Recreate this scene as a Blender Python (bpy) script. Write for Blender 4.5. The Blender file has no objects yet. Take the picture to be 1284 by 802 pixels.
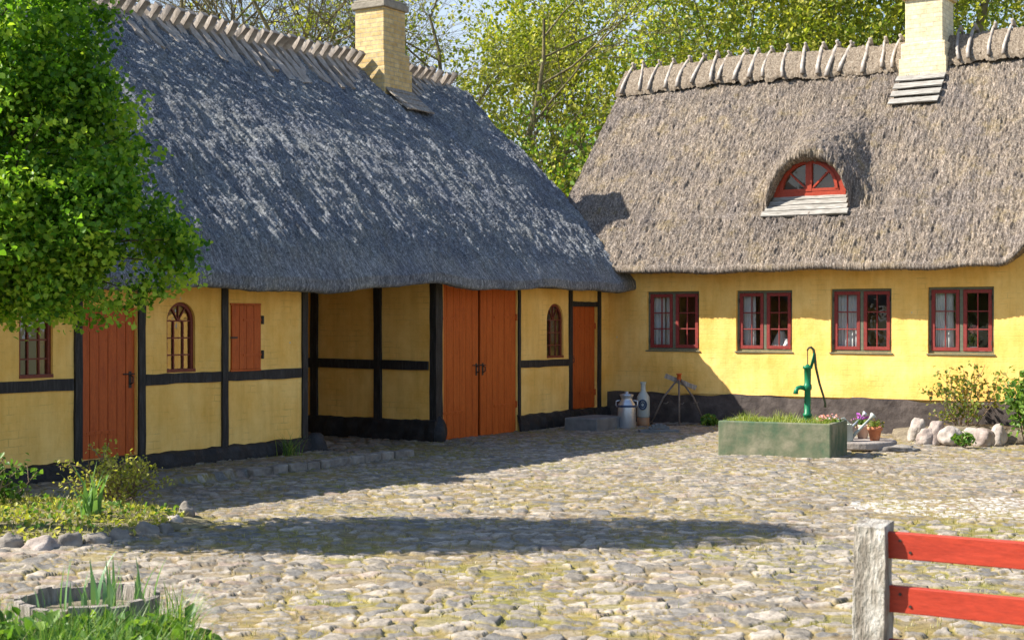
import bpy, math, random
import numpy as np
from mathutils import Vector, Matrix
R = math.radians
rnd = random.Random(7)
nrg = np.random.default_rng(11)
scene = bpy.context.scene
COL = scene.collection

# ------------------------------------------------------------------ frame
# the two farm wings meet at right angles in the yard corner CX,CY.
# local frame of the wings: +x (s) = into the yard from the barn wall, +y (t) = along the barn towards the farmhouse
CX, CY = 1.63, 24.96
ANG = math.atan2(-.5306, .8476)
D1 = np.array((.5306, .8476)); D2 = np.array((.8476, -.5306))
EYE = 1.7
def F(s, t, z=0.):
    return Vector((CX + s*D2[0] + t*D1[0], CY + s*D2[1] + t*D1[1], z))
def gp(px, py, z=0.):
    """ground point that a photo pixel falls on"""
    Y = 1850*(EYE-z)/(py-401.); return Vector(((px-642)/1850*Y, Y, z))

# ------------------------------------------------------------------ noise
def vnoise(x, y, seed=0):
    xi = np.floor(x).astype(np.int64); yi = np.floor(y).astype(np.int64)
    fx = x-xi; fy = y-yi
    fx = fx*fx*(3-2*fx); fy = fy*fy*(3-2*fy)
    def h(a, b):
        n = (a*374761393 + b*668265263 + seed*974711) & 0x7fffffff
        n = ((n ^ (n >> 13))*1274126177) & 0x7fffffff
        n = (n ^ (n >> 16)) & 0xffffff
        return n/float(0xffffff)
    a = h(xi, yi); b = h(xi+1, yi); c = h(xi, yi+1); d = h(xi+1, yi+1)
    return (a*(1-fx)+b*fx)*(1-fy) + (c*(1-fx)+d*fx)*fy
def fbm(x, y, seed=0, oct=4):
    s = 0; a = .5
    for i in range(oct):
        s = s + a*(vnoise(x*2**i, y*2**i, seed+i*17)-.5); a *= .55
    return s
def sstep(a, b, x):
    t = np.clip((x-a)/(b-a), 0, 1); return t*t*(3-2*t)

# ------------------------------------------------------------------ materials
MATS = {}
def new_mat(name):
    m = bpy.data.materials.new(name); m.use_nodes = True
    nt = m.node_tree; b = nt.nodes['Principled BSDF']
    return m, nt, b
def rgba(c): return (c[0], c[1], c[2], 1)
def lk(nt, a, b): nt.links.new(a, b)
def nd(nt, t, **kw):
    n = nt.nodes.new(t)
    for k, v in kw.items(): setattr(n, k, v)
    return n
def coords(nt, scale=(1, 1, 1), kind='Object'):
    tc = nd(nt, 'ShaderNodeTexCoord'); mp = nd(nt, 'ShaderNodeMapping')
    mp.inputs['Scale'].default_value = scale
    lk(nt, tc.outputs[kind], mp.inputs['Vector']); return mp.outputs['Vector']
def noise(nt, vec, scale, detail=4, rough=.6):
    n = nd(nt, 'ShaderNodeTexNoise'); n.inputs['Scale'].default_value = scale
    n.inputs['Detail'].default_value = detail; n.inputs['Roughness'].default_value = rough
    lk(nt, vec, n.inputs['Vector']); return n.outputs['Fac']
def ramp(nt, fac, stops):
    r = nd(nt, 'ShaderNodeValToRGB'); e = r.color_ramp.elements
    while len(e) < len(stops): e.new(.5)
    for i, (p, c) in enumerate(stops): e[i].position = p; e[i].color = rgba(c)
    lk(nt, fac, r.inputs['Fac']); return r.outputs['Color']
def mixc(nt, fac, a, b, mode='MIX'):
    m = nd(nt, 'ShaderNodeMix', data_type='RGBA', blend_type=mode)
    for sock, v in ((m.inputs[0], fac), (m.inputs[6], a), (m.inputs[7], b)):
        if hasattr(v, 'links'): lk(nt, v, sock)
        elif isinstance(v, (int, float)): sock.default_value = v
        else: sock.default_value = rgba(v)
    return m.outputs[2]
def bump(nt, b, height, strength, dist, prev=None):
    n = nd(nt, 'ShaderNodeBump'); n.inputs['Strength'].default_value = strength
    n.inputs['Distance'].default_value = dist; lk(nt, height, n.inputs['Height'])
    if prev is not None: lk(nt, prev, n.inputs['Normal'])
    lk(nt, n.outputs['Normal'], b.inputs['Normal']); return n.outputs['Normal']
def simple(name, stops, scale=8, rough=.7, bstr=.3, bdist=.01, stretch=(1, 1, 1), metal=0, detail=5, spec=.3, bscale=None):
    m, nt, b = new_mat(name); v = coords(nt, stretch); f = noise(nt, v, scale, detail)
    if len(stops) == 1: b.inputs['Base Color'].default_value = rgba(stops[0])
    else:
        n = len(stops); lk(nt, ramp(nt, f, [(.3+.4*i/(n-1), c) for i, c in enumerate(stops)]), b.inputs['Base Color'])
    if name in ('red_paint', 'orange_paint', 'fence_red', 'window_red', 'dormer_red'):
        o = coords(nt, (9, 9, 2.2) if name != 'fence_red' else (2.2, 9, 9)); base = ramp(nt, f, [(.3+.4*i/(len(stops)-1), c) for i, c in enumerate(stops)])
        g = noise(nt, o, 9, 6, .75); base = mixc(nt, 1., base, ramp(nt, g, [(.3, (.72, .74, .76)), (.6, (1.06, 1.04, 1.0))]), 'MULTIPLY')
        k = noise(nt, o, 2.3, 7, .8); mr = nd(nt, 'ShaderNodeMapRange'); lk(nt, k, mr.inputs[0]); mr.inputs[1].default_value = .665; mr.inputs[2].default_value = .69; mr.inputs[4].default_value = .8
        lk(nt, mixc(nt, mr.outputs[0], base, (.22, .15, .11)), b.inputs['Base Color'])
    b.inputs['Roughness'].default_value = rough; b.inputs['Metallic'].default_value = metal
    b.inputs['Specular IOR Level'].default_value = spec
    if bstr: bump(nt, b, noise(nt, v, bscale or scale*4, 4), bstr, bdist)
    MATS[name] = m; return m

def limewash(name, base, base2, stain):
    m, nt, b = new_mat(name)
    tc = nd(nt, 'ShaderNodeTexCoord'); sp = nd(nt, 'ShaderNodeSeparateXYZ'); lk(nt, tc.outputs['Object'], sp.inputs[0])
    ad = nd(nt, 'ShaderNodeMath', operation='ADD'); lk(nt, sp.outputs[0], ad.inputs[0]); lk(nt, sp.outputs[1], ad.inputs[1])
    cb = nd(nt, 'ShaderNodeCombineXYZ'); lk(nt, ad.outputs[0], cb.inputs[0]); lk(nt, sp.outputs[2], cb.inputs[1])
    obj = tc.outputs['Object']
    n1 = noise(nt, obj, 1.7, 5); n2 = noise(nt, obj, 14, 6, .7); n3 = noise(nt, obj, 45, 3)
    wob = nd(nt, 'ShaderNodeVectorMath', operation='MULTIPLY_ADD')
    nn = nd(nt, 'ShaderNodeTexNoise'); nn.inputs['Scale'].default_value = 5; lk(nt, obj, nn.inputs['Vector'])
    lk(nt, nn.outputs['Color'], wob.inputs[0]); wob.inputs[1].default_value = (.03, .03, 0); lk(nt, cb.outputs[0], wob.inputs[2])
    br = nd(nt, 'ShaderNodeTexBrick'); lk(nt, wob.outputs[0], br.inputs['Vector'])
    br.inputs['Scale'].default_value = 1; br.inputs['Brick Width'].default_value = .24; br.inputs['Row Height'].default_value = .078
    br.inputs['Mortar Size'].default_value = .008; br.inputs['Mortar Smooth'].default_value = 1.
    br.inputs['Color1'].default_value = (1, 1, 1, 1); br.inputs['Color2'].default_value = (.72, .72, .72, 1); br.inputs['Mortar'].default_value = (.0, .0, .0, 1)
    c = ramp(nt, n1, [(.3, base2), (.62, base)])
    f2 = nd(nt, 'ShaderNodeMapRange'); lk(nt, n2, f2.inputs[0]); f2.inputs[1].default_value = .6; f2.inputs[2].default_value = .8; f2.inputs[4].default_value = .5
    c = mixc(nt, f2.outputs[0], c, stain)
    sv = nd(nt, 'ShaderNodeVectorMath', operation='MULTIPLY'); lk(nt, obj, sv.inputs[0]); sv.inputs[1].default_value = (6, 6, .7)
    sn = noise(nt, sv.outputs[0], 1.1, 6, .7); c = mixc(nt, 1., c, ramp(nt, sn, [(.33, (.90, .87, .82)), (.56, (1.02, 1.02, 1.03))]), 'MULTIPLY')
    pn = noise(nt, obj, .9, 7, .75); c = mixc(nt, 1., c, ramp(nt, pn, [(.36, (.90, .86, .78)), (.6, (1.05, 1.08, 1.25))]), 'MULTIPLY')
    # worn joints where the wash has gone
    w = noise(nt, obj, 3.1, 4); wr = nd(nt, 'ShaderNodeMapRange'); lk(nt, w, wr.inputs[0]); wr.inputs[1].default_value = .5; wr.inputs[2].default_value = .72
    wr.inputs[4].default_value = .55
    mm = nd(nt, 'ShaderNodeMath', operation='MULTIPLY'); inv = nd(nt, 'ShaderNodeMath', operation='SUBTRACT'); inv.inputs[0].default_value = 1.
    lk(nt, br.outputs['Fac'], mm.inputs[0]); lk(nt, wr.outputs[0], mm.inputs[1])
    c = mixc(nt, mm.outputs[0], c, tuple(x*.45 for x in stain))
    # splash marks low down, bare chips
    ch = noise(nt, obj, 9, 2); cr = nd(nt, 'ShaderNodeMapRange'); lk(nt, ch, cr.inputs[0]); cr.inputs[1].default_value = .745; cr.inputs[2].default_value = .77
    c = mixc(nt, cr.outputs[0], c, (.62, .52, .36))
    lk(nt, c, b.inputs['Base Color']); b.inputs['Roughness'].default_value = .95; b.inputs['Specular IOR Level'].default_value = .1
    p = bump(nt, b, br.outputs['Color'], .17, .010)
    p = bump(nt, b, n2, .5, .012, p); bump(nt, b, n3, .35, .006, p)
    MATS[name] = m

def thatch_mat(name, stops, moss, mossamt, axis):
    m, nt, b = new_mat(name)
    st = {'s': (1, 2.2, .8), 't': (2.2, 1, .8)}[axis]
    v = coords(nt, st); o = coords(nt)
    f1 = noise(nt, v, 26, 6, .75); f2 = noise(nt, o, 1.3, 4); f3 = noise(nt, v, 95, 2, .8); tf = nd(nt, 'ShaderNodeAttribute'); tf.attribute_name = 'tuft'
    c = ramp(nt, f1, [(.32, stops[0]), (.5, stops[1]), (.66, stops[2])])
    c2 = ramp(nt, f3, [(.35, (.45, .45, .45)), (.62, (1.35, 1.35, 1.35))])
    c = mixc(nt, .9, c, c2, 'MULTIPLY'); c = mixc(nt, 1., c, ramp(nt, tf.outputs['Fac'], [(0., (.5, .5, .5)), (.55, (.95, .95, .95)), (1., (1.55, 1.5, 1.45))]), 'MULTIPLY')
    big = ramp(nt, f2, [(.35, (.8, .8, .84)), (.65, (1.12, 1.08, 1.0))]); c = mixc(nt, 1., c, big, 'MULTIPLY')
    ms = noise(nt, o, 2.6, 8, .75); mr = nd(nt, 'ShaderNodeMapRange'); lk(nt, ms, mr.inputs[0])
    mr.inputs[1].default_value = .54; mr.inputs[2].default_value = .72; mr.inputs[4].default_value = mossamt
    c = mixc(nt, mr.outputs[0], c, moss)
    lk(nt, c, b.inputs['Base Color']); b.inputs['Roughness'].default_value = .9; b.inputs['Specular IOR Level'].default_value = .15
    p = bump(nt, b, f1, .8, .03); bump(nt, b, f3, .9, .015, p)
    MATS[name] = m

def leaf_mat(name, c1, c2, trans=.45, c3=None):
    m, nt, b = new_mat(name)
    at = nd(nt, 'ShaderNodeAttribute'); at.attribute_name = 'tint'
    st = [(0., c1), (1., c2)] if c3 is None else [(0., c1), (.6, c2), (1., c3)]
    c = ramp(nt, at.outputs['Fac'], st)
    lk(nt, c, b.inputs['Base Color']); b.inputs['Roughness'].default_value = .45; b.inputs['Specular IOR Level'].default_value = .35
    tr = nd(nt, 'ShaderNodeBsdfTranslucent'); tc = mixc(nt, 1., c, (1.25, 1.3, .55), 'MULTIPLY'); lk(nt, tc, tr.inputs['Color'])
    mx = nd(nt, 'ShaderNodeMixShader'); mx.inputs[0].default_value = trans
    lk(nt, b.outputs[0], mx.inputs[1]); lk(nt, tr.outputs[0], mx.inputs[2])
    lk(nt, mx.outputs[0], nt.nodes['Material Output'].inputs['Surface']); MATS[name] = m

def attr_mat(name, rough=.85, bscale=60, bstr=.5, bdist=.01, spec=.25):
    m, nt, b = new_mat(name)
    at = nd(nt, 'ShaderNodeAttribute'); at.attribute_name = 'albedo'
    o = coords(nt); f = noise(nt, o, bscale, 5, .7)
    c2 = ramp(nt, f, [(.3, (.68, .68, .68)), (.68, (1.25, 1.25, 1.25))])
    lk(nt, mixc(nt, 1., at.outputs['Color'], c2, 'MULTIPLY'), b.inputs['Base Color'])
    b.inputs['Roughness'].default_value = rough; b.inputs['Specular IOR Level'].default_value = spec
    bump(nt, b, f, bstr, bdist); MATS[name] = m

def glass_mat(name, refl):
    m, nt, b = new_mat(name)
    tr = nd(nt, 'ShaderNodeBsdfTransparent'); tr.inputs[0].default_value = (.95, .97, .96, 1)
    gl = nd(nt, 'ShaderNodeBsdfGlossy'); gl.inputs['Roughness'].default_value = .015
    o = coords(nt); bn = nd(nt, 'ShaderNodeBump'); bn.inputs['Strength'].default_value = .12; bn.inputs['Distance'].default_value = .03
    lk(nt, noise(nt, o, 4, 2), bn.inputs['Height']); lk(nt, bn.outputs[0], gl.inputs['Normal'])
    lw = nd(nt, 'ShaderNodeLayerWeight'); lw.inputs['Blend'].default_value = .5
    pw = nd(nt, 'ShaderNodeMath', operation='POWER'); lk(nt, lw.outputs['Facing'], pw.inputs[0]); pw.inputs[1].default_value = 5
    ad = nd(nt, 'ShaderNodeMath', operation='MULTIPLY_ADD'); lk(nt, pw.outputs[0], ad.inputs[0]); ad.inputs[1].default_value = .9; ad.inputs[2].default_value = .07*refl; ad.use_clamp = True
    mx = nd(nt, 'ShaderNodeMixShader'); lk(nt, ad.outputs[0], mx.inputs[0]); lk(nt, tr.outputs[0], mx.inputs[1]); lk(nt, gl.outputs[0], mx.inputs[2])
    lk(nt, mx.outputs[0], nt.nodes['Material Output'].inputs['Surface']); MATS[name] = m

def brick_mat(name, c1, c2, mortar, axis_sum=True):
    m, nt, b = new_mat(name)
    tc = nd(nt, 'ShaderNodeTexCoord'); sp = nd(nt, 'ShaderNodeSeparateXYZ'); lk(nt, tc.outputs['Object'], sp.inputs[0])
    ad = nd(nt, 'ShaderNodeMath', operation='ADD'); lk(nt, sp.outputs[0], ad.inputs[0]); lk(nt, sp.outputs[1], ad.inputs[1])
    cb = nd(nt, 'ShaderNodeCombineXYZ'); lk(nt, ad.outputs[0], cb.inputs[0]); lk(nt, sp.outputs[2], cb.inputs[1])
    br = nd(nt, 'ShaderNodeTexBrick'); lk(nt, cb.outputs[0], br.inputs['Vector']); br.inputs['Scale'].default_value = 1
    br.inputs['Brick Width'].default_value = .22; br.inputs['Row Height'].default_value = .075; br.inputs['Mortar Size'].default_value = .007
    br.inputs['Color1'].default_value = rgba(c1); br.inputs['Color2'].default_value = rgba(c2); br.inputs['Mortar'].default_value = rgba(mortar)
    n = noise(nt, tc.outputs['Object'], 9, 5, .7)
    c = mixc(nt, 1., br.outputs['Color'], ramp(nt, n, [(.3, (.7, .66, .6)), (.65, (1.1, 1.1, 1.1))]), 'MULTIPLY')
    lk(nt, c, b.inputs['Base Color']); b.inputs['Roughness'].default_value = .9
    iv = nd(nt, 'ShaderNodeMath', operation='SUBTRACT'); iv.inputs[0].default_value = 1; lk(nt, br.outputs['Fac'], iv.inputs[1])
    p = bump(nt, b, iv.outputs[0], .7, .012); bump(nt, b, n, .5, .015, p); MATS[name] = m

limewash('lime_yellow', (.93, .60, .175), (.89, .515, .115), (.72, .46, .14))
thatch_mat('thatch_grey', [(.10, .11, .13), (.25, .27, .30), (.48, .50, .53)], (.2, .19, .12), .25, 's')
thatch_mat('thatch_brown', [(.10, .08, .063), (.285, .235, .193), (.57, .51, .45)], (.27, .20, .07), .6, 't')
simple('straw', [(.10, .075, .055), (.25, .195, .14), (.43, .365, .29)], 40, .9, .8, .03, (1, 1, .4))
simple('black_tar', [(.012, .012, .013), (.022, .021, .022), (.04, .04, .043)], 7, .65, .5, .02)
simple('tar_plinth', [(.045, .036, .034), (.075, .06, .054), (.12, .098, .088)], 5, .9, .6, .02)
simple('black_timber', [(.012, .012, .014), (.02, .02, .022), (.05, .05, .052)], 6, .6, .6, .008, (6, 6, .7))
simple('red_paint', [(.40, .07, .012), (.50, .095, .016), (.56, .115, .02)], 5, .5, .25, .004, (5, 5, .6))
simple('orange_paint', [(.42, .075, .010), (.52, .10, .014), (.58, .125, .02)], 5, .5, .25, .004, (5, 5, .6))
simple('window_red', [(.20, .028, .024), (.27, .042, .036)], 20, .6, .2, .003)
simple('dormer_red', [(.34, .045, .022), (.42, .06, .028)], 20, .45, .2, .003)
simple('brown_sash', [(.14, .03, .018), (.22, .045, .025)], 20, .5, .2, .003)
simple('sage_paint', [(.10, .11, .075), (.16, .17, .115)], 20, .6, .2, .003)
simple('fence_red', [(.36, .036, .018), (.46, .05, .024)], 3, .5, .25, .004, (1, 6, 6))
simple('old_wood', [(.16, .135, .115), (.30, .26, .22), (.47, .42, .37)], 6, .9, .8, .02, (5, 5, .8))
simple('post_wood', [(.13, .105, .08), (.36, .32, .27), (.62, .59, .54)], 7, .95, .9, .03, (3, 3, .9))
simple('ridge_wood', [(.20, .165, .135), (.33, .285, .245), (.50, .45, .40)], 5, .9, .7, .015)
simple('grey_board', [(.15, .135, .115), (.29, .27, .24), (.42, .395, .36)], 6, .8, .4, .006, (1, 6, 6))
simple('iron', [(.03, .025, .022), (.06, .045, .035)], 20, .6, .4, .005)
simple('rusty_iron', [(.13, .095, .075), (.2, .165, .14)], 20, .7, .4, .005)
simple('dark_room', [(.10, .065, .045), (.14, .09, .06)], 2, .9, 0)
simple('plaster_inside', [(.30, .26, .20), (.36, .31, .24)], 2, .9, 0)
simple('curtain_cloth', [(.85, .85, .85), (.9, .9, .9)], 4, .9, .1, .002)
_m = MATS['curtain_cloth']; _t = _m.node_tree; _tr = nd(_t, 'ShaderNodeBsdfTranslucent'); _tr.inputs[0].default_value = (.8, .8, .8, 1); _mx = nd(_t, 'ShaderNodeMixShader'); _mx.inputs[0].default_value = .45
lk(_t, _t.nodes['Principled BSDF'].outputs[0], _mx.inputs[1]); lk(_t, _tr.outputs[0], _mx.inputs[2]); lk(_t, _mx.outputs[0], _t.nodes['Material Output'].inputs[0])
simple('white_china', [(.75, .74, .72)], 4, .3, 0)
simple('lamp_cloth', [(.78, .76, .70)], 4, .8, 0)
simple('pale_mortar', [(.55, .5, .42), (.66, .61, .53)], 8, .9, .4, .01)
brick_mat('yellow_brick', (.55, .38, .15), (.66, .50, .24), (.45, .38, .26))
brick_mat('pale_brick', (.72, .60, .38), (.80, .70, .48), (.62, .54, .38))
simple('cap_mortar', [(.22, .19, .15), (.34, .30, .24)], 12, .9, .6, .015)
simple('green_concrete', [(.055, .11, .062), (.14, .155, .095), (.26, .24, .165)], 3.6, .9, .5, .012)
simple('pump_green', [(.006, .13, .055), (.012, .19, .08)], 9, .4, .25, .004)
simple('pump_dark', [(.05, .07, .03), (.09, .10, .045)], 14, .5, .3, .004)
simple('galvanised', [(.34, .38, .40), (.5, .53, .55)], 9, .42, .15, .003, metal=.75)
simple('galvanised_old', [(.38, .41, .36), (.5, .53, .48)], 9, .6, .2, .003, metal=.2)
simple('milkcan_metal', [(.42, .45, .5), (.56, .58, .62)], 6, .38, .12, .003, metal=.7)
simple('blue_band', [(.03, .06, .13)], 6, .5, 0)
simple('glaze_grey', [(.36, .40, .38), (.46, .49, .45)], 8, .35, .1, .003)
simple('glaze_brown', [(.30, .17, .09), (.38, .22, .12)], 8, .5, .1, .003)
simple('terracotta', [(.46, .15, .07), (.56, .21, .10), (.62, .30, .19)], 9, .85, .3, .005)
simple('pale_terracotta', [(.60, .38, .28), (.68, .5, .4)], 9, .85, .3, .005)
simple('slab_stone', [(.22, .19, .17), (.36, .32, .29)], 7, .9, .6, .015)
simple('step_stone', [(.12, .125, .125), (.2, .2, .2)], 7, .85, .4, .01)
simple('rock_pale', [(.22, .18, .155), (.40, .35, .31), (.56, .51, .46)], 5, .9, .7, .02)
simple('rock_pink', [(.20, .15, .13), (.34, .28, .245), (.48, .42, .38)], 5, .9, .7, .02)
simple('rock_grey', [(.10, .085, .07), (.22, .195, .17), (.34, .31, .27)], 5, .9, .7, .02)
simple('soil', [(.10, .08, .055), (.17, .14, .10), (.26, .22, .15)], 6, 1, .8, .03)
simple('bark', [(.06, .05, .035), (.14, .115, .08), (.22, .20, .13)], 9, .95, .9, .03, (3, 3, .7))
simple('bark_moss', [(.10, .085, .05), (.19, .16, .09), (.26, .23, .10)], 4, .95, .9, .04, (2, 2, .7))
simple('twig', [(.18, .12, .08), (.28, .2, .13)], 9, .9, 0)
simple('meadow', [(.08, .09, .035), (.16, .15, .07), (.24, .21, .13)], .8, 1, .6, .05)
simple('ground_leaf_soil', [(.12, .10, .06), (.2, .17, .1), (.27, .24, .12)], 5, 1, .8, .03)
leaf_mat('lime_leaf', (.04, .125, .010), (.17, .34, .028), .52, (.42, .56, .07))
leaf_mat('spring_leaf', (.14, .20, .028), (.33, .36, .05), .48, (.55, .51, .11))
leaf_mat('fresh_leaf', (.05, .13, .02), (.12, .23, .035), .42, (.22, .33, .06))
leaf_mat('dark_leaf', (.02, .05, .014), (.045, .095, .025), .35)
leaf_mat('rose_leaf', (.11, .15, .03), (.19, .26, .05), .4, (.34, .20, .07))
leaf_mat('shrub_leaf', (.22, .25, .04), (.40, .40, .08), .45, (.55, .50, .15))
leaf_mat('blade', (.05, .15, .025), (.14, .26, .05), .4, (.28, .36, .09))
leaf_mat('blade_dry', (.16, .18, .04), (.32, .28, .09), .3, (.48, .42, .2))
leaf_mat('trough_blade', (.14, .22, .03), (.28, .34, .05), .35, (.45, .46, .12))
leaf_mat('grove_leaf', (.08, .17, .02), (.17, .29, .03), .45, (.30, .40, .06))
leaf_mat('strap_blade', (.10, .22, .06), (.24, .38, .14), .4)
leaf_mat('blade_blue', (.08, .20, .07), (.20, .33, .16), .3)
leaf_mat('petal_purple', (.35, .06, .42), (.55, .14, .6), .3)
leaf_mat('petal_pink', (.75, .3, .3), (.85, .5, .5), .3)
attr_mat('cobble')
glass_mat('old_glass', 1.0)
glass_mat('mirror_glass', 2.6)

# ------------------------------------------------------------------ mesh builder
class MB:
    def __init__(s): s.v = []; s.f = []
    def add(s, vs, fs):
        o = len(s.v); s.v += [tuple(p) for p in vs]; s.f += [tuple(i+o for i in f) for f in fs]
    def box(s, a, b):
        x0, y0, z0 = a; x1, y1, z1 = b
        s.add([(x0, y0, z0), (x1, y0, z0), (x1, y1, z0), (x0, y1, z0), (x0, y0, z1), (x1, y0, z1), (x1, y1, z1), (x0, y1, z1)],
              [(0, 3, 2, 1), (4, 5, 6, 7), (0, 1, 5, 4), (1, 2, 6, 5), (2, 3, 7, 6), (3, 0, 4, 7)])
    def beam(s, a, b, w, h, up=(0, 0, 1), n=6, jit=.006, rg=rnd, taper=1.):
        """rough timber from a to b, width w (side) and height h (up), hand-hewn wobble"""
        a = Vector(a); b = Vector(b); d = (b-a).normalized(); up = Vector(up)
        sd = d.cross(up).normalized(); u = sd.cross(d).normalized(); vs = []; fs = []
        for i in range(n+1):
            k = i/n; c = a.lerp(b, k); q = 1+(taper-1)*k
            for sx, sy in ((-1, -1), (1, -1), (1, 1), (-1, 1)):
                vs.append(c + sd*(sx*w*q/2+rg.uniform(-jit, jit)) + u*(sy*h*q/2+rg.uniform(-jit, jit)))
        for i in range(n):
            for k in range(4):
                p = i*4+k; q2 = i*4+(k+1) % 4
                fs.append((p, q2, q2+4, p+4))
        fs.append((3, 2, 1, 0)); e = n*4; fs.append((e, e+1, e+2, e+3)); s.add(vs, fs)
    def tube(s, pts, rad, n=8, cap=True):
        pts = [Vector(p) for p in pts]; vs = []; fs = []; m = len(pts)
        if not hasattr(rad, '__len__'): rad = [rad]*m
        ref = None
        for i, p in enumerate(pts):
            d = (pts[min(i+1, m-1)]-pts[max(i-1, 0)])
            d = d.normalized() if d.length > 1e-9 else Vector((0, 0, 1))
            if ref is None: ref = Vector((1, 0, 0)) if abs(d.x) < .8 else Vector((0, 1, 0))
            a = (ref - d*ref.dot(d)).normalized(); b = d.cross(a); ref = a
            for k in range(n):
                t = 2*math.pi*k/n; vs.append(p + (a*math.cos(t)+b*math.sin(t))*rad[i])
        for i in range(m-1):
            for k in range(n):
                fs.append((i*n+k, i*n+(k+1) % n, (i+1)*n+(k+1) % n, (i+1)*n+k))
        if cap: fs.append(tuple(range(n-1, -1, -1))); fs.append(tuple((m-1)*n+k for k in range(n)))
        s.add(vs, fs)
    def lathe(s, prof, c=(0, 0, 0), n=20):
        vs = []; fs = []; m = len(prof)
        for r, z in prof:
            for k in range(n):
                t = 2*math.pi*k/n; vs.append((c[0]+max(r, 1e-4)*math.cos(t), c[1]+max(r, 1e-4)*math.sin(t), c[2]+z))
        for i in range(m-1):
            for k in range(n): fs.append((i*n+k, i*n+(k+1) % n, (i+1)*n+(k+1) % n, (i+1)*n+k))
        fs.append(tuple(range(n-1, -1, -1))); fs.append(tuple((m-1)*n+k for k in range(n))); s.add(vs, fs)
    def rock(s, c, sz, rg=rnd, n=3, amp=.22):
        import bmesh
        bm = bmesh.new(); bmesh.ops.create_icosphere(bm, subdivisions=n, radius=1)
        o = rg.uniform(0, 50); vs = []
        from mathutils import noise as mn
        for v in bm.verts:
            p = v.co; q = p*(1+amp*mn.noise(p*1.3+Vector((o, 0, 0)))*1.6+amp*.45*mn.noise(p*3.1+Vector((0, o, 0)))+.04*mn.noise(p*9))
            vs.append((c[0]+q.x*sz[0], c[1]+q.y*sz[1], c[2]+q.z*sz[2]))
        s.add(vs, [tuple(v.index for v in f.verts) for f in bm.faces]); bm.free()
    def build(s, name, mat, parent=None, smooth=False, bevel=0, loc=None):
        me = bpy.data.meshes.new(name); me.from_pydata(s.v, [], s.f); me.update()
        if smooth: me.shade_smooth()
        return link(name, me, mat, parent, bevel, loc)
def link(name, me, mat, parent=None, bevel=0, loc=None):
    o = bpy.data.objects.new(name, me); COL.objects.link(o)
    if mat: me.materials.append(MATS[mat] if isinstance(mat, str) else mat)
    if parent: o.parent = parent
    if loc is not None: o.location = loc
    if bevel:
        b = o.modifiers.new('bevel', 'BEVEL'); b.width = bevel; b.segments = 2; b.limit_method = 'ANGLE'; b.angle_limit = R(40)
    return o
def np_mesh(name, V, Fq, mat, parent=None, smooth=False, attrs=None):
    """V (n,3), Fq (m,k) constant-size faces"""
    me = bpy.data.meshes.new(name); V = np.ascontiguousarray(V, dtype=np.float32); Fq = np.ascontiguousarray(Fq, dtype=np.int32)
    m, k = Fq.shape
    me.vertices.add(len(V)); me.vertices.foreach_set('co', V.ravel())
    me.loops.add(m*k); me.loops.foreach_set('vertex_index', Fq.ravel())
    me.polygons.add(m); me.polygons.foreach_set('loop_start', np.arange(0, m*k, k, dtype=np.int32))
    try: me.polygons.foreach_set('loop_total', np.full(m, k, dtype=np.int32))
    except Exception: pass
    me.update(calc_edges=True); me.validate()
    for an, (typ, arr) in (attrs or {}).items():
        a = me.attributes.new(an, typ, 'POINT')
        a.data.foreach_set('color' if 'COLOR' in typ else 'value', np.ascontiguousarray(arr, dtype=np.float32).ravel())
    if smooth: me.shade_smooth()
    return link(name, me, mat, parent)
def thing(name, label, cat, loc=(0, 0, 0), rz=0, group=None):
    o = bpy.data.objects.new(name, None); COL.objects.link(o); o.location = loc; o.rotation_euler = (0, 0, rz)
    o.empty_display_size = .2
    return tag(o, label, cat, group)
def tag(o, label=None, cat=None, group=None, kind=None):
    if label: o['label'] = label
    if cat: o['category'] = cat
    if group: o['group'] = group
    if kind: o['kind'] = kind
    return o

# ------------------------------------------------------------------ foliage
def unit(a): return a/np.maximum(np.linalg.norm(a, axis=-1, keepdims=True), 1e-9)
def leaf_mesh(name, cen, size, mat, parent=None, up=.35, rg=nrg, wid=.8, tint=None, axis=None):
    """one mesh of many small folded leaves"""
    n = len(cen); cen = np.asarray(cen)
    sz = size*rg.uniform(.6, 1.25, (n, 1))
    d = unit(rg.normal(size=(n, 3)) + np.array((0, 0, -.25)) if axis is None else axis + rg.normal(size=(n, 3))*.5)
    nn = rg.normal(size=(n, 3)); nn[:, 2] = np.abs(nn[:, 2])+up; nn = unit(nn - d*np.sum(nn*d, 1, keepdims=True))
    sd = np.cross(d, nn)
    b = cen - d*sz*.5; tip = cen + d*sz*.5 - nn*sz*.12
    l1 = cen - d*sz*.12 + sd*sz*wid*.45 + nn*sz*.1; r1 = cen - d*sz*.12 - sd*sz*wid*.45 + nn*sz*.1
    l2 = cen + d*sz*.22 + sd*sz*wid*.32 + nn*sz*.05; r2 = cen + d*sz*.22 - sd*sz*wid*.32 + nn*sz*.05
    V = np.stack([b, r1, r2, tip, l2, l1], 1).reshape(-1, 3)
    i = np.arange(n)[:, None]*6
    Fq = np.concatenate([i+np.array([[0, 1, 2, 3]]), i+np.array([[0, 3, 4, 5]])], 0)
    t = rg.uniform(0, 1, n) if tint is None else np.clip(tint + rg.uniform(-.22, .22, n), 0, 1)
    return np_mesh(name, V, Fq, mat, parent, attrs={'tint': ('FLOAT', np.repeat(t, 6))})
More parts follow.
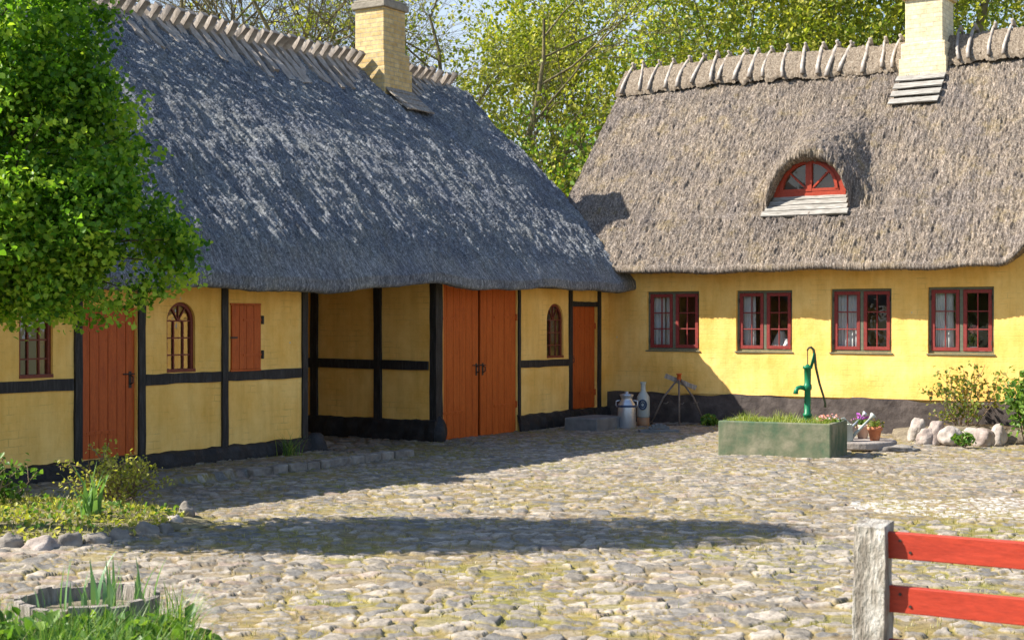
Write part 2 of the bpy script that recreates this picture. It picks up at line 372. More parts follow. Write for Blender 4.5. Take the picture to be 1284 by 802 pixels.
def blade_mesh(name, base, h, w, mat, parent=None, lean=.4, rg=nrg, seg=3, tint=None, dirs=None):
    n = len(base); base = np.asarray(base); h = np.asarray(h).reshape(-1, 1)*np.ones((n, 1)); w = np.asarray(w).reshape(-1, 1)*np.ones((n, 1))
    a = rg.uniform(0, 2*np.pi, n) if dirs is None else dirs
    d = np.stack([np.cos(a), np.sin(a), np.zeros(n)], 1); sd = np.stack([-np.sin(a), np.cos(a), np.zeros(n)], 1)
    ln = (lean*rg.uniform(.2, 1.3, (n, 1)))
    rows = []
    for i in range(seg+1):
        k = i/seg; c = base + np.array((0, 0, 1.))*h*k*(1-.35*ln*k) + d*h*ln*k*k
        ww = w*(1-k)**.7 if i < seg else w*.06
        if i == 0: ww = w*.7
        rows += [c-sd*ww*.5, c+sd*ww*.5]
    V = np.stack(rows, 1).reshape(-1, 3); m = 2*(seg+1); i0 = np.arange(n)[:, None]*m
    Fq = np.concatenate([i0+np.array([[2*i, 2*i+1, 2*i+3, 2*i+2]]) for i in range(seg)], 0)
    t = rg.uniform(0, 1, n) if tint is None else np.clip(tint+rg.uniform(-.2, .2, n), 0, 1)
    return np_mesh(name, V, Fq, mat, parent, attrs={'tint': ('FLOAT', np.repeat(t, m))})

def grow(p, d, L, r, depth, rg, out, tips, spread=.8, wander=.25, grav=.05, kids=(4, 6), lenk=(.5, .75), stop=.006, minl=.25):
    n = 6 if depth > 2 else 4
    pts = [p.copy()]; rr = [r]; q = p.copy(); dd = d.normalized()
    for i in range(n):
        dd = (dd + Vector((rg.gauss(0, wander), rg.gauss(0, wander), rg.gauss(0, wander)+grav))*.5).normalized()
        q = q + dd*(L/n); pts.append(q.copy()); rr.append(max(r*(1-.72*(i+1)/n), .004))
    out.append((pts, rr))
    if depth == 0:
        tips += [pts[-1], pts[-2], pts[len(pts)//2]]; return
    if depth <= 1: tips += [pts[-1], pts[-3]]
    for k in range(rg.randint(*kids)):
        f = rg.uniform(.25, 1.0); i = min(int(f*n), n-1); b = pts[i].lerp(pts[i+1], f*n-i)
        ax = (pts[i+1]-pts[i]).normalized(); s = Vector((rg.gauss(0, 1), rg.gauss(0, 1), rg.gauss(.1, .8)))
        s = (s-ax*s.dot(ax)).normalized(); nd_ = (ax*(1-spread*.45)+s*spread*rg.uniform(.6, 1.1)).normalized()
        l2 = L*rg.uniform(*lenk)
        if l2 < minl: l2 = minl
        grow(b, nd_, l2, max(rr[i]*rg.uniform(.45, .65), .005), depth-1, rg, out, tips, spread, wander, grav, kids, lenk)
def branches(name, out, mat, parent):
    m = MB()
    for pts, rr in out:
        m.tube(pts, rr, 8 if rr[0] > .08 else (5 if rr[0] > .025 else 3), cap=False)
    return m.build(name, mat, parent, smooth=True)

# ------------------------------------------------------------------ walls
def wall_grid(mb, u0, u1, z0, z1, holes, put, thick=.25, cell=.14, amp=.006, seed=1):
    """wall face with openings (u0,u1,z0,z1) and reveals; put(u, off, z) -> local point (off = outwards)"""
    us = {u0, u1}; zs = {z0, z1}
    for h in holes: us |= {h[0], h[1]}; zs |= {h[2], h[3]}
    def fill(vals):
        vals = sorted(vals); out = []
        for a, b in zip(vals, vals[1:]):
            k = max(1, int(round((b-a)/cell))); out += [a+(b-a)*i/k for i in range(k)]
        return out+[vals[-1]]
    us = fill(us); zs = fill(zs); U, Z = np.meshgrid(us, zs, indexing='ij')
    off = fbm(U*1.3+seed*9, Z*1.3, seed, 3)*amp*3.5 + fbm(U*7, Z*7, seed+3, 2)*amp
    vs = []; idx = {}
    fs = []
    def vid(i, j):
        if (i, j) not in idx: idx[(i, j)] = len(vs); vs.append(put(us[i], off[i, j], zs[j]))
        return idx[(i, j)]
    for i in range(len(us)-1):
        for j in range(len(zs)-1):
            cu = (us[i]+us[i+1])/2; cz = (zs[j]+zs[j+1])/2
            if any(h[0] < cu < h[1] and h[2] < cz < h[3] for h in holes): continue
            fs.append((vid(i, j), vid(i+1, j), vid(i+1, j+1), vid(i, j+1)))
    mb.add(vs, fs)
    for a, b, c, d in holes:      # reveals
        q = [put(a, .0, c), put(b, .0, c), put(b, .0, d), put(a, .0, d), put(a, -thick, c), put(b, -thick, c), put(b, -thick, d), put(a, -thick, d)]
        mb.add(q, [(0, 1, 5, 4), (1, 2, 6, 5), (2, 3, 7, 6), (3, 0, 4, 7)])
    a, b, c, d = u0, u1, z0, z1      # top and ends
    q = [put(a, .0, c), put(b, .0, c), put(b, .0, d), put(a, .0, d), put(a, -thick, c), put(b, -thick, c), put(b, -thick, d), put(a, -thick, d)]
    mb.add(q, [(0, 1, 5, 4), (1, 2, 6, 5), (2, 3, 7, 6), (3, 0, 4, 7)])
    # back face strips
    for i in range(len(us)-1):
        pass
def wall_back(mb, u0, u1, z0, z1, holes, put, thick):
    us = sorted({u0, u1} | {h[0] for h in holes} | {h[1] for h in holes}); zs = sorted({z0, z1} | {h[2] for h in holes} | {h[3] for h in holes})
    for a, b in zip(us, us[1:]):
        for c, d in zip(zs, zs[1:]):
            if any(h[0] < (a+b)/2 < h[1] and h[2] < (c+d)/2 < h[3] for h in holes): continue
            mb.add([put(a, -thick, c), put(b, -thick, c), put(b, -thick, d), put(a, -thick, d)], [(0, 3, 2, 1)])
def spandrel(mb, u0, u1, zs, zt, put, thick=.25):
    """fills the corners above an arched opening, from spring line zs to crown zt"""
    c = (u0+u1)/2; hw = (u1-u0)/2; n = 8
    for sgn in (-1, 1):
        arc = [(c+sgn*hw*math.cos(math.pi/2*i/n), zs+(zt-zs)*math.sin(math.pi/2*i/n)) for i in range(n+1)]
        cor = (c+sgn*hw, zt)
        for i in range(n):
            (a, b), (d, e) = arc[i], arc[i+1]
            mb.add([put(a, .002, b), put(d, .002, e), put(cor[0], .002, cor[1])], [(0, 1, 2)])
            mb.add([put(a, .002, b), put(d, .002, e), put(d, -thick, e), put(a, -thick, b)], [(0, 1, 2, 3)])

# ------------------------------------------------------------------ left wing: half-timbered barn
barn = thing('half_timbered_barn', 'long low yellow half-timbered barn under a grey-blue thatched roof, red plank doors', 'barn', (CX, CY, 0), ANG)
putL = lambda u, o, z: (o, u, z)
TEND = -13.9
PL = .25                      # plinth top
m = MB()
hA = [(-12.25, -11.83, 1.12, 1.9), (-11.44, -10.69, .25, 1.83), (-10.25, -9.81, 1.12, 1.9)]
wall_grid(m, TEND, -7.86, .1, 2.32, hA, putL, seed=2); wall_back(m, TEND, -7.86, .1, 2.32, hA, putL, .25)
for h in (hA[0], hA[2]): spandrel(m, h[0], h[1], h[3]-.21, h[3], putL)
hB = [(-4.95, -2.93, -.05, 2.2), (-2.04, -1.52, 1.10, 1.96), (-1.25, -.40, .24, 1.93)]
wall_grid(m, -5.11, -.0, -.06, 2.36, hB, putL, seed=5); wall_back(m, -5.11, 0, -.06, 2.36, hB, putL, .25)
spandrel(m, hB[1][0], hB[1][1], 1.70, 1.96, putL)
m.box((-.25, -7.864, .1), (-3.0, -7.62, 2.4))                       # far cheek of the cart bay
m.build('wall', 'lime_yellow', barn)
m = MB()
putP = lambda u, o, z: (u, -5.11-o, z)
wall_grid(m, -3.0, -.02, .1, 2.75, [], putP, thick=.24, seed=8)        # cheek of the cart bay seen from the yard
m.box((-3.2, -7.86, .1), (-3.0, -4.9, 3.6))                          # its back wall
m.build('bay_wall', 'lime_yellow', barn)
m = MB()
for a, b in ((-6.3, -3.2),):
    m.box((-7.2, TEND, 0), (-6.95, 0, 2.3))
m.add([(-.3, 0, 0), (-7.2, 0, 0), (-7.2, 0, 2.2), (-3.74, 0, 5.4), (-.3, 0, 2.3)], [(0, 1, 2, 3, 4)])
m.add([(-.3, TEND, 0), (-7.2, TEND, 0), (-7.2, TEND, 2.2), (-3.74, TEND, 5.4), (-.3, TEND, 2.3)], [(4, 3, 2, 1, 0)])
m.build('gable_wall', 'lime_yellow', barn)
m = MB(); m.box((-6.0, TEND+.1, 2.42), (-.28, -7.7, 2.5)); m.box((-6.0, -4.85, 2.42), (-.28, -.1, 2.5)); m.box((-6, TEND+.1, .01), (-.3, -7.9, .03)); m.box((-6, -4.9, .01), (-.3, -.1, .03)); m.build('loft_floor', 'dark_room', barn)
m = MB(); m.box((-2.2, TEND+.1, 0.03), (-2.1, -7.9, 2.42)); m.build('inner_wall', 'plaster_inside', barn); m = MB(); m.box((-2.2, -4.9, 0.03), (-2.1, -.1, 2.42)); m.build('inner_wall', 'plaster_inside', barn)
# plinth of tarred field stones
def plinth(t0, t1, top, s_out=.07):
    m = MB(); n = max(2, int((t1-t0)/.09)); k = 5; vs = []; fs = []
    prof = [(.0, top), (s_out*.7, top-.015), (s_out, top-.07), (s_out*1.15, top*.45), (s_out*1.1, -.12)]
    for i in range(n+1):
        t = t0+(t1-t0)*i/n; b = .014*math.sin(t*7.3)+.012*math.sin(t*17.1+1)
        for o, z in prof: vs.append((o+(b*.5+rnd.uniform(-.009, .009) if o > 0 else 0), t, z+(rnd.uniform(-.007, .007)+b*.3 if z > 0 else 0)))
    for i in range(n):
        for j in range(k-1): fs.append((i*k+j, i*k+j+1, (i+1)*k+j+1, (i+1)*k+j))
    fs.append(tuple(range(k))); fs.append(tuple(n*k+j for j in range(k-1, -1, -1)))
    m.add(vs, fs); return m
plinth(TEND, -7.72, PL).build('plinth', 'black_tar', barn)
plinth(-2.93, .03, PL).build('plinth', 'black_tar', barn)
m = plinth(0, 3.0, .3); m.v = [(-a[1]+.05, -5.11-a[0], a[2]) for a in m.v]; m.build('plinth', 'black_tar', barn)
m = MB(); m.rock((-.02, -7.72, .1), (.17, .2, .2)); m.build('corner_stone', 'black_tar', barn, True)
m = MB(); m.rock((-.02, -5.03, .1), (.14, .16, .25)); m.build('corner_stone', 'black_tar', barn, True)
# timbers
def post(t, z0, z1, w=.1): 
    m = MB(); m.beam((-.03, t, z0), (-.03, t, z1), w, .11, up=(1, 0, 0), n=9, jit=.0035); m.build('timber_post', 'black_timber', barn)
def rail(t0, t1, z, h=.115):
    m = MB(); m.beam((-.034, t0, z), (-.034, t1, z+rnd.uniform(-.01, .01)), .1, h, n=8, jit=.006); m.build('timber_rail', 'black_timber', barn)
for t, z0 in ((-13.0, PL), (-11.51, PL), (-10.63, PL), (-9.34, PL), (-7.92, PL), (-2.88, PL), (-1.30, PL), (-.34, .22)):
    post(t, z0-.02, 2.3, .098 if t != -2.88 else .06)
post(-5.03, .2, 2.5, .17)
m = MB(); m.beam((-.10, -3.94, .0), (-.10, -3.94, 2.25), .05, .08, up=(1, 0, 0)); m.build('timber_post', 'black_timber', barn)
rail(TEND, -11.57, 1.045); rail(-10.57, -9.4, 1.05); rail(-9.28, -7.98, 1.05); rail(-2.84, -1.36, 1.025); rail(-1.25, -.4, 1.96, .08)
rail(TEND, -7.86, 2.13, .12); rail(-2.9, 0, 2.24, .10)
for s in (-.98, -2.15):
    m = MB(); m.beam((s, -5.10, .2), (s, -5.10, 2.75), .12, .11, up=(0, 1, 0), n=9); m.build('timber_post', 'black_timber', barn)
m = MB(); m.beam((-3, -5.10, 1.08), (-.1, -5.10, 1.06), .10, .13, n=8); m.build('timber_rail', 'black_timber', barn)
m = MB(); m.beam((-.1, -7.9, 2.38), (-.1, -4.9, 2.40), .14, .14, n=8); m.build('timber_rail', 'black_timber', barn)
for t in (-7.2, -6.5, -5.7):
    m = MB(); m.beam((.36, t, 2.27), (-2.6, t, 4.7), .1, .09); m.build('rafter', 'old_wood', barn)

# plank doors
def plank_door(t0, t1, z0, z1, n, mat, hinges, hside, latch, off=-.035, label=None):
    m = MB(); w = (t1-t0)/n
    for i in range(n):
        a = t0+w*i+(.003 if i else 0); b = t0+w*(i+1)-.003; o = off+rnd.uniform(-.003, .003)
        m.box((o-.03, a, z0+rnd.uniform(0, .006)), (o, b, z1))
    m.box((off-.05, t0+.02, z0+.01), (off-.031, t1-.02, z1-.01))
    d = m.build('door', mat, barn, bevel=.003)
    if label: d['label'] = label
    for z in hinges:
        h = MB(); a, b = (t0, t0+(t1-t0)*.62) if hside < 0 else (t1-(t1-t0)*.62, t1)
        h.box((off+.004, a-.01, z-.018), (off+.014, b, z+.018)); e = a if hside < 0 else b
        h.tube([(off+.014, e, z-.05), (off+.014, e, z+.05)], .014, 8)
        for k in range(4): h.box((off+.014, a+(b-a)*(.15+.22*k), z-.008), (off+.019, a+(b-a)*(.15+.22*k)+.016, z+.008))
        h.build('strap_hinge', mat, d)
    if latch:
        zl, tl = latch; h = MB(); h.box((off+.003, tl-.02, zl-.09), (off+.008, tl+.02, zl+.09)); h.tube([(off+.008, tl, zl-.05), (off+.05, tl, zl-.03), (off+.05, tl, zl+.03), (off+.008, tl, zl+.05)], .008, 6)
        h.tube([(off+.01, tl-.1, zl+.06), (off+.02, tl+.05, zl+.06)], .008, 6); h.build('latch', 'iron', d)
plank_door(-11.44, -10.69, .25, 1.83, 6, 'red_paint', (.52, 1.60), -1, (1.06, -10.76))
plank_door(-4.94, -3.975, .0, 2.2, 6, 'orange_paint', (.38, 1.72), -1, (.98, -4.03), off=-.02)
plank_door(-3.915, -2.935, .0, 2.2, 6, 'orange_paint', (.42, 1.74), 1, (.98, -3.86), off=-.02)
plank_door(-1.24, -.405, .25, 1.92, 5, 'red_paint', (.5, 1.6), 1, (1.05, -1.18), off=-.045)
# shutter
m = MB(); w = .5/5
for i in range(4): m.box((.002, -9.24+.125*i+.003, 1.125), (.03, -9.24+.125*(i+1)-.003, 1.87))
m.box((.0, -9.25, 1.10), (.025, -8.73, 1.122)); m.box((.0, -9.25, 1.873), (.025, -8.73, 1.895))
sh = m.build('shutter', 'red_paint', barn, bevel=.003)
for z in (1.29, 1.70):
    h = MB(); h.box((.033, -9.05, z-.012), (.04, -8.73, z+.012)); h.build('strap_hinge', 'red_paint', sh)
    h = MB(); h.tube([(.04, -8.725, z-.05), (.04, -8.725, z+.05)], .018, 8); h.build('hinge_pin', 'iron', sh)
h = MB(); h.box((.033, -9.27, 1.485), (.045, -9.16, 1.505)); h.build('latch', 'iron', sh)

# arched iron/wood windows
def arched(t0, t1, z0, z1, arch, mat, glass):
    c = (t0+t1)/2; hw = (t1-t0)/2; zs = z1-arch; o = -.05; m = MB()
    path = [(o, t0+.02, z0+.02)]+[(o, c-(hw-.02)*math.cos(math.pi*i/14), zs+(arch-.02)*math.sin(math.pi*i/14)) for i in range(15)]+[(o, t1-.02, z0+.02)]
    for a, b in zip(path, path[1:]): m.beam(a, b, .04, .04, up=(1, 0, 0), n=1, jit=0)
    m.box((o-.02, t0, z0), (o+.06, t1, z0+.035))
    m.build_name = 0
    fr = m.build('window', mat, barn)
    g = MB(); 
    for k in (1, 2): t = t0+(t1-t0)*k/3; g.box((o-.01, t-.008, z0+.03), (o+.012, t+.008, zs))
    nr = 3
    for k in range(1, nr+1): z = z0+(zs-z0)*k/nr; g.box((o-.009, t0+.03, z-.008), (o+.011, t1-.03, z+.008))
    for a in (55, 90, 125): g.beam((o, c, zs), (o, c+hw*.95*math.cos(R(a)), zs+arch*.95*math.sin(R(a))), .014, .02, up=(1, 0, 0), n=1, jit=0)
    g.build('glazing_bar', mat, fr)
    p = MB(); pts = [(o-.005, t0+.02, z0+.02)]+[(o-.005, c-(hw-.02)*math.cos(math.pi*i/14), zs+(arch-.02)*math.sin(math.pi*i/14)) for i in range(15)]+[(o-.005, t1-.02, z0+.02)]
    p.add(pts, [tuple(range(len(pts)))]); p.build('pane', glass, fr)
arched(-12.25, -11.83, 1.12, 1.9, .21, 'brown_sash', 'mirror_glass')
arched(-10.25, -9.81, 1.12, 1.9, .21, 'brown_sash', 'mirror_glass')
arched(-2.04, -1.52, 1.10, 1.96, .26, 'brown_sash', 'mirror_glass')

# ------------------------------------------------------------------ thatch
def grid_faces(nu, nv, wrap=True):
    i, j = np.meshgrid(np.arange(nu-1), np.arange(nv if wrap else nv-1), indexing='ij')
    j2 = (j+1) % nv
    return np.stack([i*nv+j, i*nv+j2, (i+1)*nv+j2, (i+1)*nv+j], -1).reshape(-1, 4)
def resample(poly, n):
    """poly (k,2) -> n points evenly spaced"""
    d = np.r_[0, np.cumsum(np.hypot(*np.diff(poly, axis=0).T))]
    q = np.linspace(0, d[-1], n); return np.stack([np.interp(q, d, poly[:, 0]), np.interp(q, d, poly[:, 1])], 1)

def strands(shape, k):
    r = nrg.normal(size=(shape[0], shape[1]+k)); c = np.cumsum(r, axis=1); m = (c[:, k:]-c[:, :-k])/math.sqrt(k); return m[:, :shape[1]]
# barn roof: steep rounded eave, flatter belly, steep again under the ridge
_X = np.linspace(0, 4.25, 400); _M = 1.30-.33*sstep(.1, .5, _X)-.05*sstep(.6, 2.4, _X); _Z = np.r_[0, np.cumsum((_M[1:]+_M[:-1])/2*np.diff(_X))]; _Z = 2.34+_Z*(3.72/_Z[-1])
def barn_z(x): return np.interp(x, _X, _Z)
def barn_profile():
    x = np.linspace(0, 4.25, 80); top = np.stack([.51-x, barn_z(x)], 1)
    lip = np.array([(-.12, 2.52), (.12, 2.36), (.42, 2.19), (.505, 2.195), (.523, 2.23)])
    return lip, top
lip, top = barn_profile()
NF = 330
front = resample(np.r_[lip[2:], top], NF)
ridge_z = top[-1, 1]; rs = top[-1, 0]
back = resample(np.array([(rs-.08, ridge_z+.02), (rs-.25, ridge_z-.1), (2*rs-.46, 2.40), (2*rs-.40, 2.2), (2*rs-.1, 2.42), (rs, ridge_z-.55), (-.12, 2.52), (.12, 2.36)]), 40)
prof = np.r_[front, back]; nv = len(prof)
us = np.linspace(TEND-.3, .06, 860); nu = len(us)
P = np.repeat(prof[None], nu, 0); U = np.repeat(us[:, None], nv, 1)
low = np.clip((4.6-P[..., 1])/2.4, 0, 1)
drop = (.016*U - .05*np.exp(-((U+9.5)/2)**2)*0 + .07*np.exp(-((U+5.7)/1.0)**2) + .022*np.sin(U*1.7) + .012*np.sin(U*4.3+1))*low
P[..., 1] += drop
sag = -.05*np.sin(np.pi*(U-TEND)/13.9)*(1-low); P[..., 1] += sag
dn = np.gradient(P, axis=1); nrm = np.stack([dn[..., 1], -dn[..., 0]], -1); nrm /= np.maximum(np.linalg.norm(nrm, axis=-1, keepdims=True), 1e-6)
arc = np.r_[0, np.cumsum(np.hypot(*np.diff(prof, axis=0).T))][None]*np.ones((nu, 1))
isF = (np.arange(nv) < NF)[None]*1.
# sunken / proud reed courses, bundles and loose reed ends
disp = fbm(U*1.1, arc*.8, 3, 3)*.11 + fbm(U*6.5, arc*2.6, 9, 3)*.07 + fbm(U*17, arc*6, 21, 3)*.055 + (strands(U.shape, 7)*.75+nrg.normal(size=U.shape)*.55)*.0105
disp += (vnoise(U*.38+arc*.30+3, arc*.34-U*.05, 77)-.5)*.20 + fbm(U*4.2-arc*.5, arc*.75, 29, 3)*.085 + fbm(U*11-arc*1.1, arc*1.8, 33, 2)*.05
disp *= sstep(.25, .9, arc)*.85+.15
disp = np.where(P[..., 1] > ridge_z-.12, disp*.3, disp)*isF
P += nrm*disp[..., None]
SK = .95*np.clip((.51-P[..., 0])/4.25, 0, 1)*sstep(-3.5, 0, U)
V = np.stack([P[..., 0], U+SK, P[..., 1]], -1).reshape(-1, 3)
roof = np_mesh('thatched_roof', V, grid_faces(nu, nv), 'thatch_grey', barn, attrs={'tuft': ('FLOAT', np.clip(.5+.2*strands((nu, nv), 7).ravel()+.13*nrg.normal(size=nu*nv), 0, 1))})
for k, nm in ((0, 'verge'), (nu-1, 'verge')):
    mm = MB(); q = [(P[k, j, 0], us[k]+SK[k, j]+(.001 if k else -.001), P[k, j, 1]) for j in list(range(0, NF, 4))+list(range(NF, nv))]
    mm.add(q, [tuple(range(len(q)))]); mm.build(nm, 'thatch_grey', roof)
# crossed ridge timbers riding the barn ridge
variants = []
for k in range(6):
    mm = MB(); L = rnd.uniform(.6, 1.0); w = rnd.uniform(.10, .155)
    a = Vector((-.30, 0, .27)); b = Vector((L*.70, 0, -L*.76))
    mm.beam((-.24, -.04, .29), (L*.68, .0, -L*.70+.05), w, .085, up=(.7, 0, .7), n=7, jit=.012)
    mm.beam((.20, .12, .23), (-L*.68, .12, -L*.70+.03), w, .085, up=(-.7, 0, .7), n=7, jit=.012)
    variants.append(mm)
t = TEND; k = 0; meshes = []
for mm in variants:
    o = mm.build('ridge_timber', 'ridge_wood', roof); meshes.append(o)
first = list(meshes)
while t < .80:
    if not (-2.12 < t < -1.2):
        if first: o = first.pop()
        else:
            o = rnd.choice(meshes).copy(); COL.objects.link(o); o.parent = roof
        o.location = (rs-.02, t, ridge_z - .03 - .05*math.sin(math.pi*(t-TEND)/13.9) + rnd.uniform(-.025, .02))
        o.rotation_euler = (rnd.uniform(-.05, .05), rnd.uniform(-.06, .06), rnd.uniform(-.12, .12)); k += 1
    t += rnd.uniform(.19, .26)
# barn chimney
def chimney(root, s0, s1, t0, t1, zb, zt, mat, wide, skirt, ledge):
    m = MB(); m.box((s0, t0, zb-1.), (s1, t1, zt)); ch = m.build('chimney', mat, root, bevel=.008)
    m = MB(); w = .055
    m.box((s0-w, t0-w, zb-.9), (s1+w, t1+w, zb+wide)); m.box((s0-w-.03, t0-w-.03, zb-.9), (s1+w+.03, t1+w+.03, zb+wide*.35)); m.build('chimney_foot', mat, ch, bevel=.01)
    m = MB(); m.box((s0-.05, t0-.05, zt-.09), (s1+.05, t1+.05, zt+.02)); m.box((s0-.02, t0-.02, zt+.02), (s1+.02, t1+.02, zt+.07)); m.build('chimney_cap', ledge, ch, bevel=.015)
    return ch
ch = chimney(barn, -3.86, -3.25, -1.98, -1.36, 5.84, 7.10, 'yellow_brick', .42, None, 'cap_mortar')
for k in range(4):
    x = 3.68-.13*k; z = float(barn_z(x))
    m = MB(); m.beam((.51-x+.02, -2.03, z+.03), (.51-x+.02, -1.28, z+.03), .17, .025, up=(.6, 0, .8), n=3, jit=.006); m.build('skirt_board', 'old_wood', ch)
chimney(barn, -3.95, -3.35, -13.75, -13.15, 5.75, 6.75, 'yellow_brick', .42, None, 'cap_mortar')

# ------------------------------------------------------------------ right wing: farmhouse
farm = thing('thatched_farmhouse', 'yellow limewashed farmhouse with brown thatched roof, eyebrow dormer and red casement windows', 'house', (CX, CY, 0), ANG)
SL, SR = -1.05, 10.5
putR = lambda u, o, z: (u, -o, z)
WIN = [(.73, 1.68, 1.20, 2.17), (2.33, 3.28, 1.20, 2.17), (3.91, 4.87, 1.20, 2.18), (5.42, 6.39, 1.20, 2.19)]
m = MB(); wall_grid(m, SL, SR, .40, 2.62, WIN, putR, thick=.3, amp=.009, seed=13); wall_back(m, SL, SR, .4, 2.62, WIN, putR, .3)
lift = lambda s: .8*sstep(6.55, 7.5, s)*(1-sstep(7.9, 9.0, s))
for i in range(26):
    a = 6.5+.1*i; b = a+.1
    m.add([(a, -.003, 2.5), (b, -.003, 2.5), (b, -.003, 2.55+lift(b)), (a, -.003, 2.55+lift(a))], [(0, 1, 2, 3)])
m.build('wall', 'lime_yellow', farm)
m = MB(); m.box((SL, 6.3, 0), (SR, 6.6, 2.6))
m.add([(SL, .3, 0), (SL, 6.3, 0), (SL, 6.3, 2.6), (SL, 3.2, 5.9), (SL, .3, 2.6)], [(0, 1, 2, 3, 4)])
m.add([(SR, .3, 0), (SR, 6.3, 0), (SR, 6.3, 2.6), (SR, 3.2, 5.9), (SR, .3, 2.6)], [(4, 3, 2, 1, 0)]); m.build('gable_wall', 'lime_yellow', farm)
m = MB(); m.box((SL, 2.3, .5), (SR, 2.4, 2.5)); m.build('inner_wall', 'plaster_inside', farm)
m = MB(); m.box((SL, .31, .45), (SR, 6.3, .5)); m.box((SL, .31, 2.5), (SR, 6.3, 2.56)); m.build('room_floor', 'dark_room', farm)
m = MB()
wall_grid(m, SL, SR, -.1, .49, [], lambda u, o, z: (u, -o*2.2-.035, z + (.02*math.sin(u*3.1)+.012*math.sin(u*9) if z > .4 else 0)), thick=.1, cell=.1, amp=.012, seed=31)
m.build('plinth', 'tar_plinth', farm)
# casement windows
def casement_window(s0, s1, z0, z1):
    o = -.055; fw = .038; m = MB()           # sage green outer frame set back in the reveal
    y0, y1 = -o-.0, -o+.07
    def fr(mm, a, b, c, d, w, ya, yb):
        mm.box((a, ya, c), (b, yb, c+w)); mm.box((a, ya, d-w), (b, yb, d)); mm.box((a, ya, c+w), (a+w, yb, d-w)); mm.box((b-w, ya, c+w), (b, yb, d-w))
    fr(m, s0, s1, z0, z1, fw, y0, y1); c = (s0+s1)/2; m.box((c-.026, y0-.004, z0+fw), (c+.026, y1, z1-fw))
    m.box((s0-.02, -.02, z0-.022), (s1+.02, y0+.02, z0-.002))
    w = m.build('window', 'sage_paint', farm, bevel=.004)
    for a, b in ((s0+fw+.003, c-.029), (c+.029, s1-fw-.003)):
        g = MB(); za, zb = z0+fw+.003, z1-fw-.003; fr(g, a, b, za, zb, .052, y0-.012, y0+.035)
        ia, ib, ja, jb = a+.052, b-.052, za+.052, zb-.052
        x = (ia+ib)/2; g.box((x-.009, y0, ja), (x+.009, y0+.022, jb))
        for k in (1, 2): z = ja+(jb-ja)*k/3; g.box((ia, y0-.002, z-.009), (ib, y0+.020, z+.009))
        cs = g.build('casement', 'window_red', w, bevel=.003)
        p = MB(); p.add([(ia-.01, y0+.012, ja-.01), (ib+.01, y0+.012, ja-.01), (ib+.01, y0+.012, jb+.01), (ia-.01, y0+.012, jb+.01)], [(0, 1, 2, 3)]); p.build('pane', 'old_glass', w)
    h = MB()
    for e in (s0+fw, s1-fw):
        for z in (z0+.16, z1-.16): h.tube([(e, y0-.016, z-.035), (e, y0-.016, z+.035)], .009, 6)
    h.build('hinge', 'iron', w)
for w in WIN: casement_window(*w)

# farmhouse roof with the eyebrow dormer
SLOPE = 1.07; E0, EZ = .49, 2.56           # eave offset (towards the yard) and height of its upper edge
RT = 3.1                                  # ridge t
plane = lambda t: EZ + SLOPE*(t+E0-.02)
sc, hw = 3.40, .69; t_h, t_w = .30, .60
NE, NA, NB, NC, ND, NU = 10, 56, 14, 14, 12, 215
us = np.unique(np.r_[np.linspace(-1.22, 2.3, 250), np.linspace(2.3, 4.6, 210), np.linspace(4.6, 7.4, 200), np.linspace(7.4, SR+.2, 110)]); nu = len(us)
rows = []
for s in us:
    a = (s-sc)/hw
    zp = plane(t_h); zw = plane(t_w)
    ar = math.sqrt(max(0, 1-a*a)); inside = ar > 0
    op = .90*ar                                             # opening height above the roof plane at the lip
    zl = zp+op; zb = max(zw, zl-.05) if inside else zw       # soffit height at the window
    lf = float(lift(s))
    ll = 0.016*math.sin(s*2.1)+.01*math.sin(s*5.3)
    e = [(.12-.0, 2.56+.04), (-.1, 2.49), (-.40, 2.445), (-.475, 2.447), (-.488, 2.465), (-.492, 2.545)]
    e = resample(np.array(e), NE); 
    A = np.stack([np.linspace(-E0+.01, t_h, NA), plane(np.linspace(-E0+.01, t_h, NA))], 1)
    if inside and op > .02:
        B = np.stack([np.linspace(t_h+.005, t_w, NB), plane(np.linspace(t_h+.005, t_w, NB))], 1)
        Cc = np.stack([np.full(NC, t_w), np.linspace(zw, max(zl-.04, zw), NC)], 1)
        Dd = resample(np.array([(t_w-.003, max(zl-.03, zw)), (t_h+.05, max(zl-.015, plane(t_h+.05))), (t_h-.015, zl+.02), (t_h-.02, zl+.09), (t_h+.05, zl+.16)]), ND)
    else:
        q = np.linspace(t_h+.002, t_h+.07, NB+NC+ND); q = np.stack([q, plane(q)], 1); B, Cc, Dd = q[:NB], q[NB:NB+NC], q[NB+NC:]
    tu = np.linspace(Dd[-1, 0]+.01, RT, NU)
    # hood height : bell across, easing back into the roof
    g = math.exp(-(abs(a)/1.22)**3.2) 
    hz = zp + 1.06*g + .42*(tu-t_h)
    pz = plane(tu); kx = .10
    hd = np.maximum(hz-pz, 0) if g > .001 else 0*pz
    Uu = np.stack([tu, pz + kx*np.log1p(np.exp((hz-pz)/kx)) - kx*np.log1p(np.exp((zp-pz)/kx))*0], 1)
    fade = np.clip((RT-tu)/.8, 0, 1); Uu[:, 1] = pz + (Uu[:, 1]-pz)*fade
    if not (inside and op > .02):
        # flank: raise the A/B rows beside the opening so the hood runs out softly
        pass
    r = np.r_[e, A, B, Cc, Dd, Uu]
    # blend start of hood to lip
    i0 = NE+NA+NB+NC+ND
    dz = r[i0, 1]-r[i0-1, 1]; nb = 14
    r[i0:i0+nb, 1] -= (dz-.012)*np.linspace(1, 0, nb)**1.5
    lw = np.clip((4.4-r[:, 1])/1.9, 0, 1)**1.2
    r[:, 1] += (lf+ll)*lw
    rows.append(r)
P = np.array(rows); nv0 = P.shape[1]
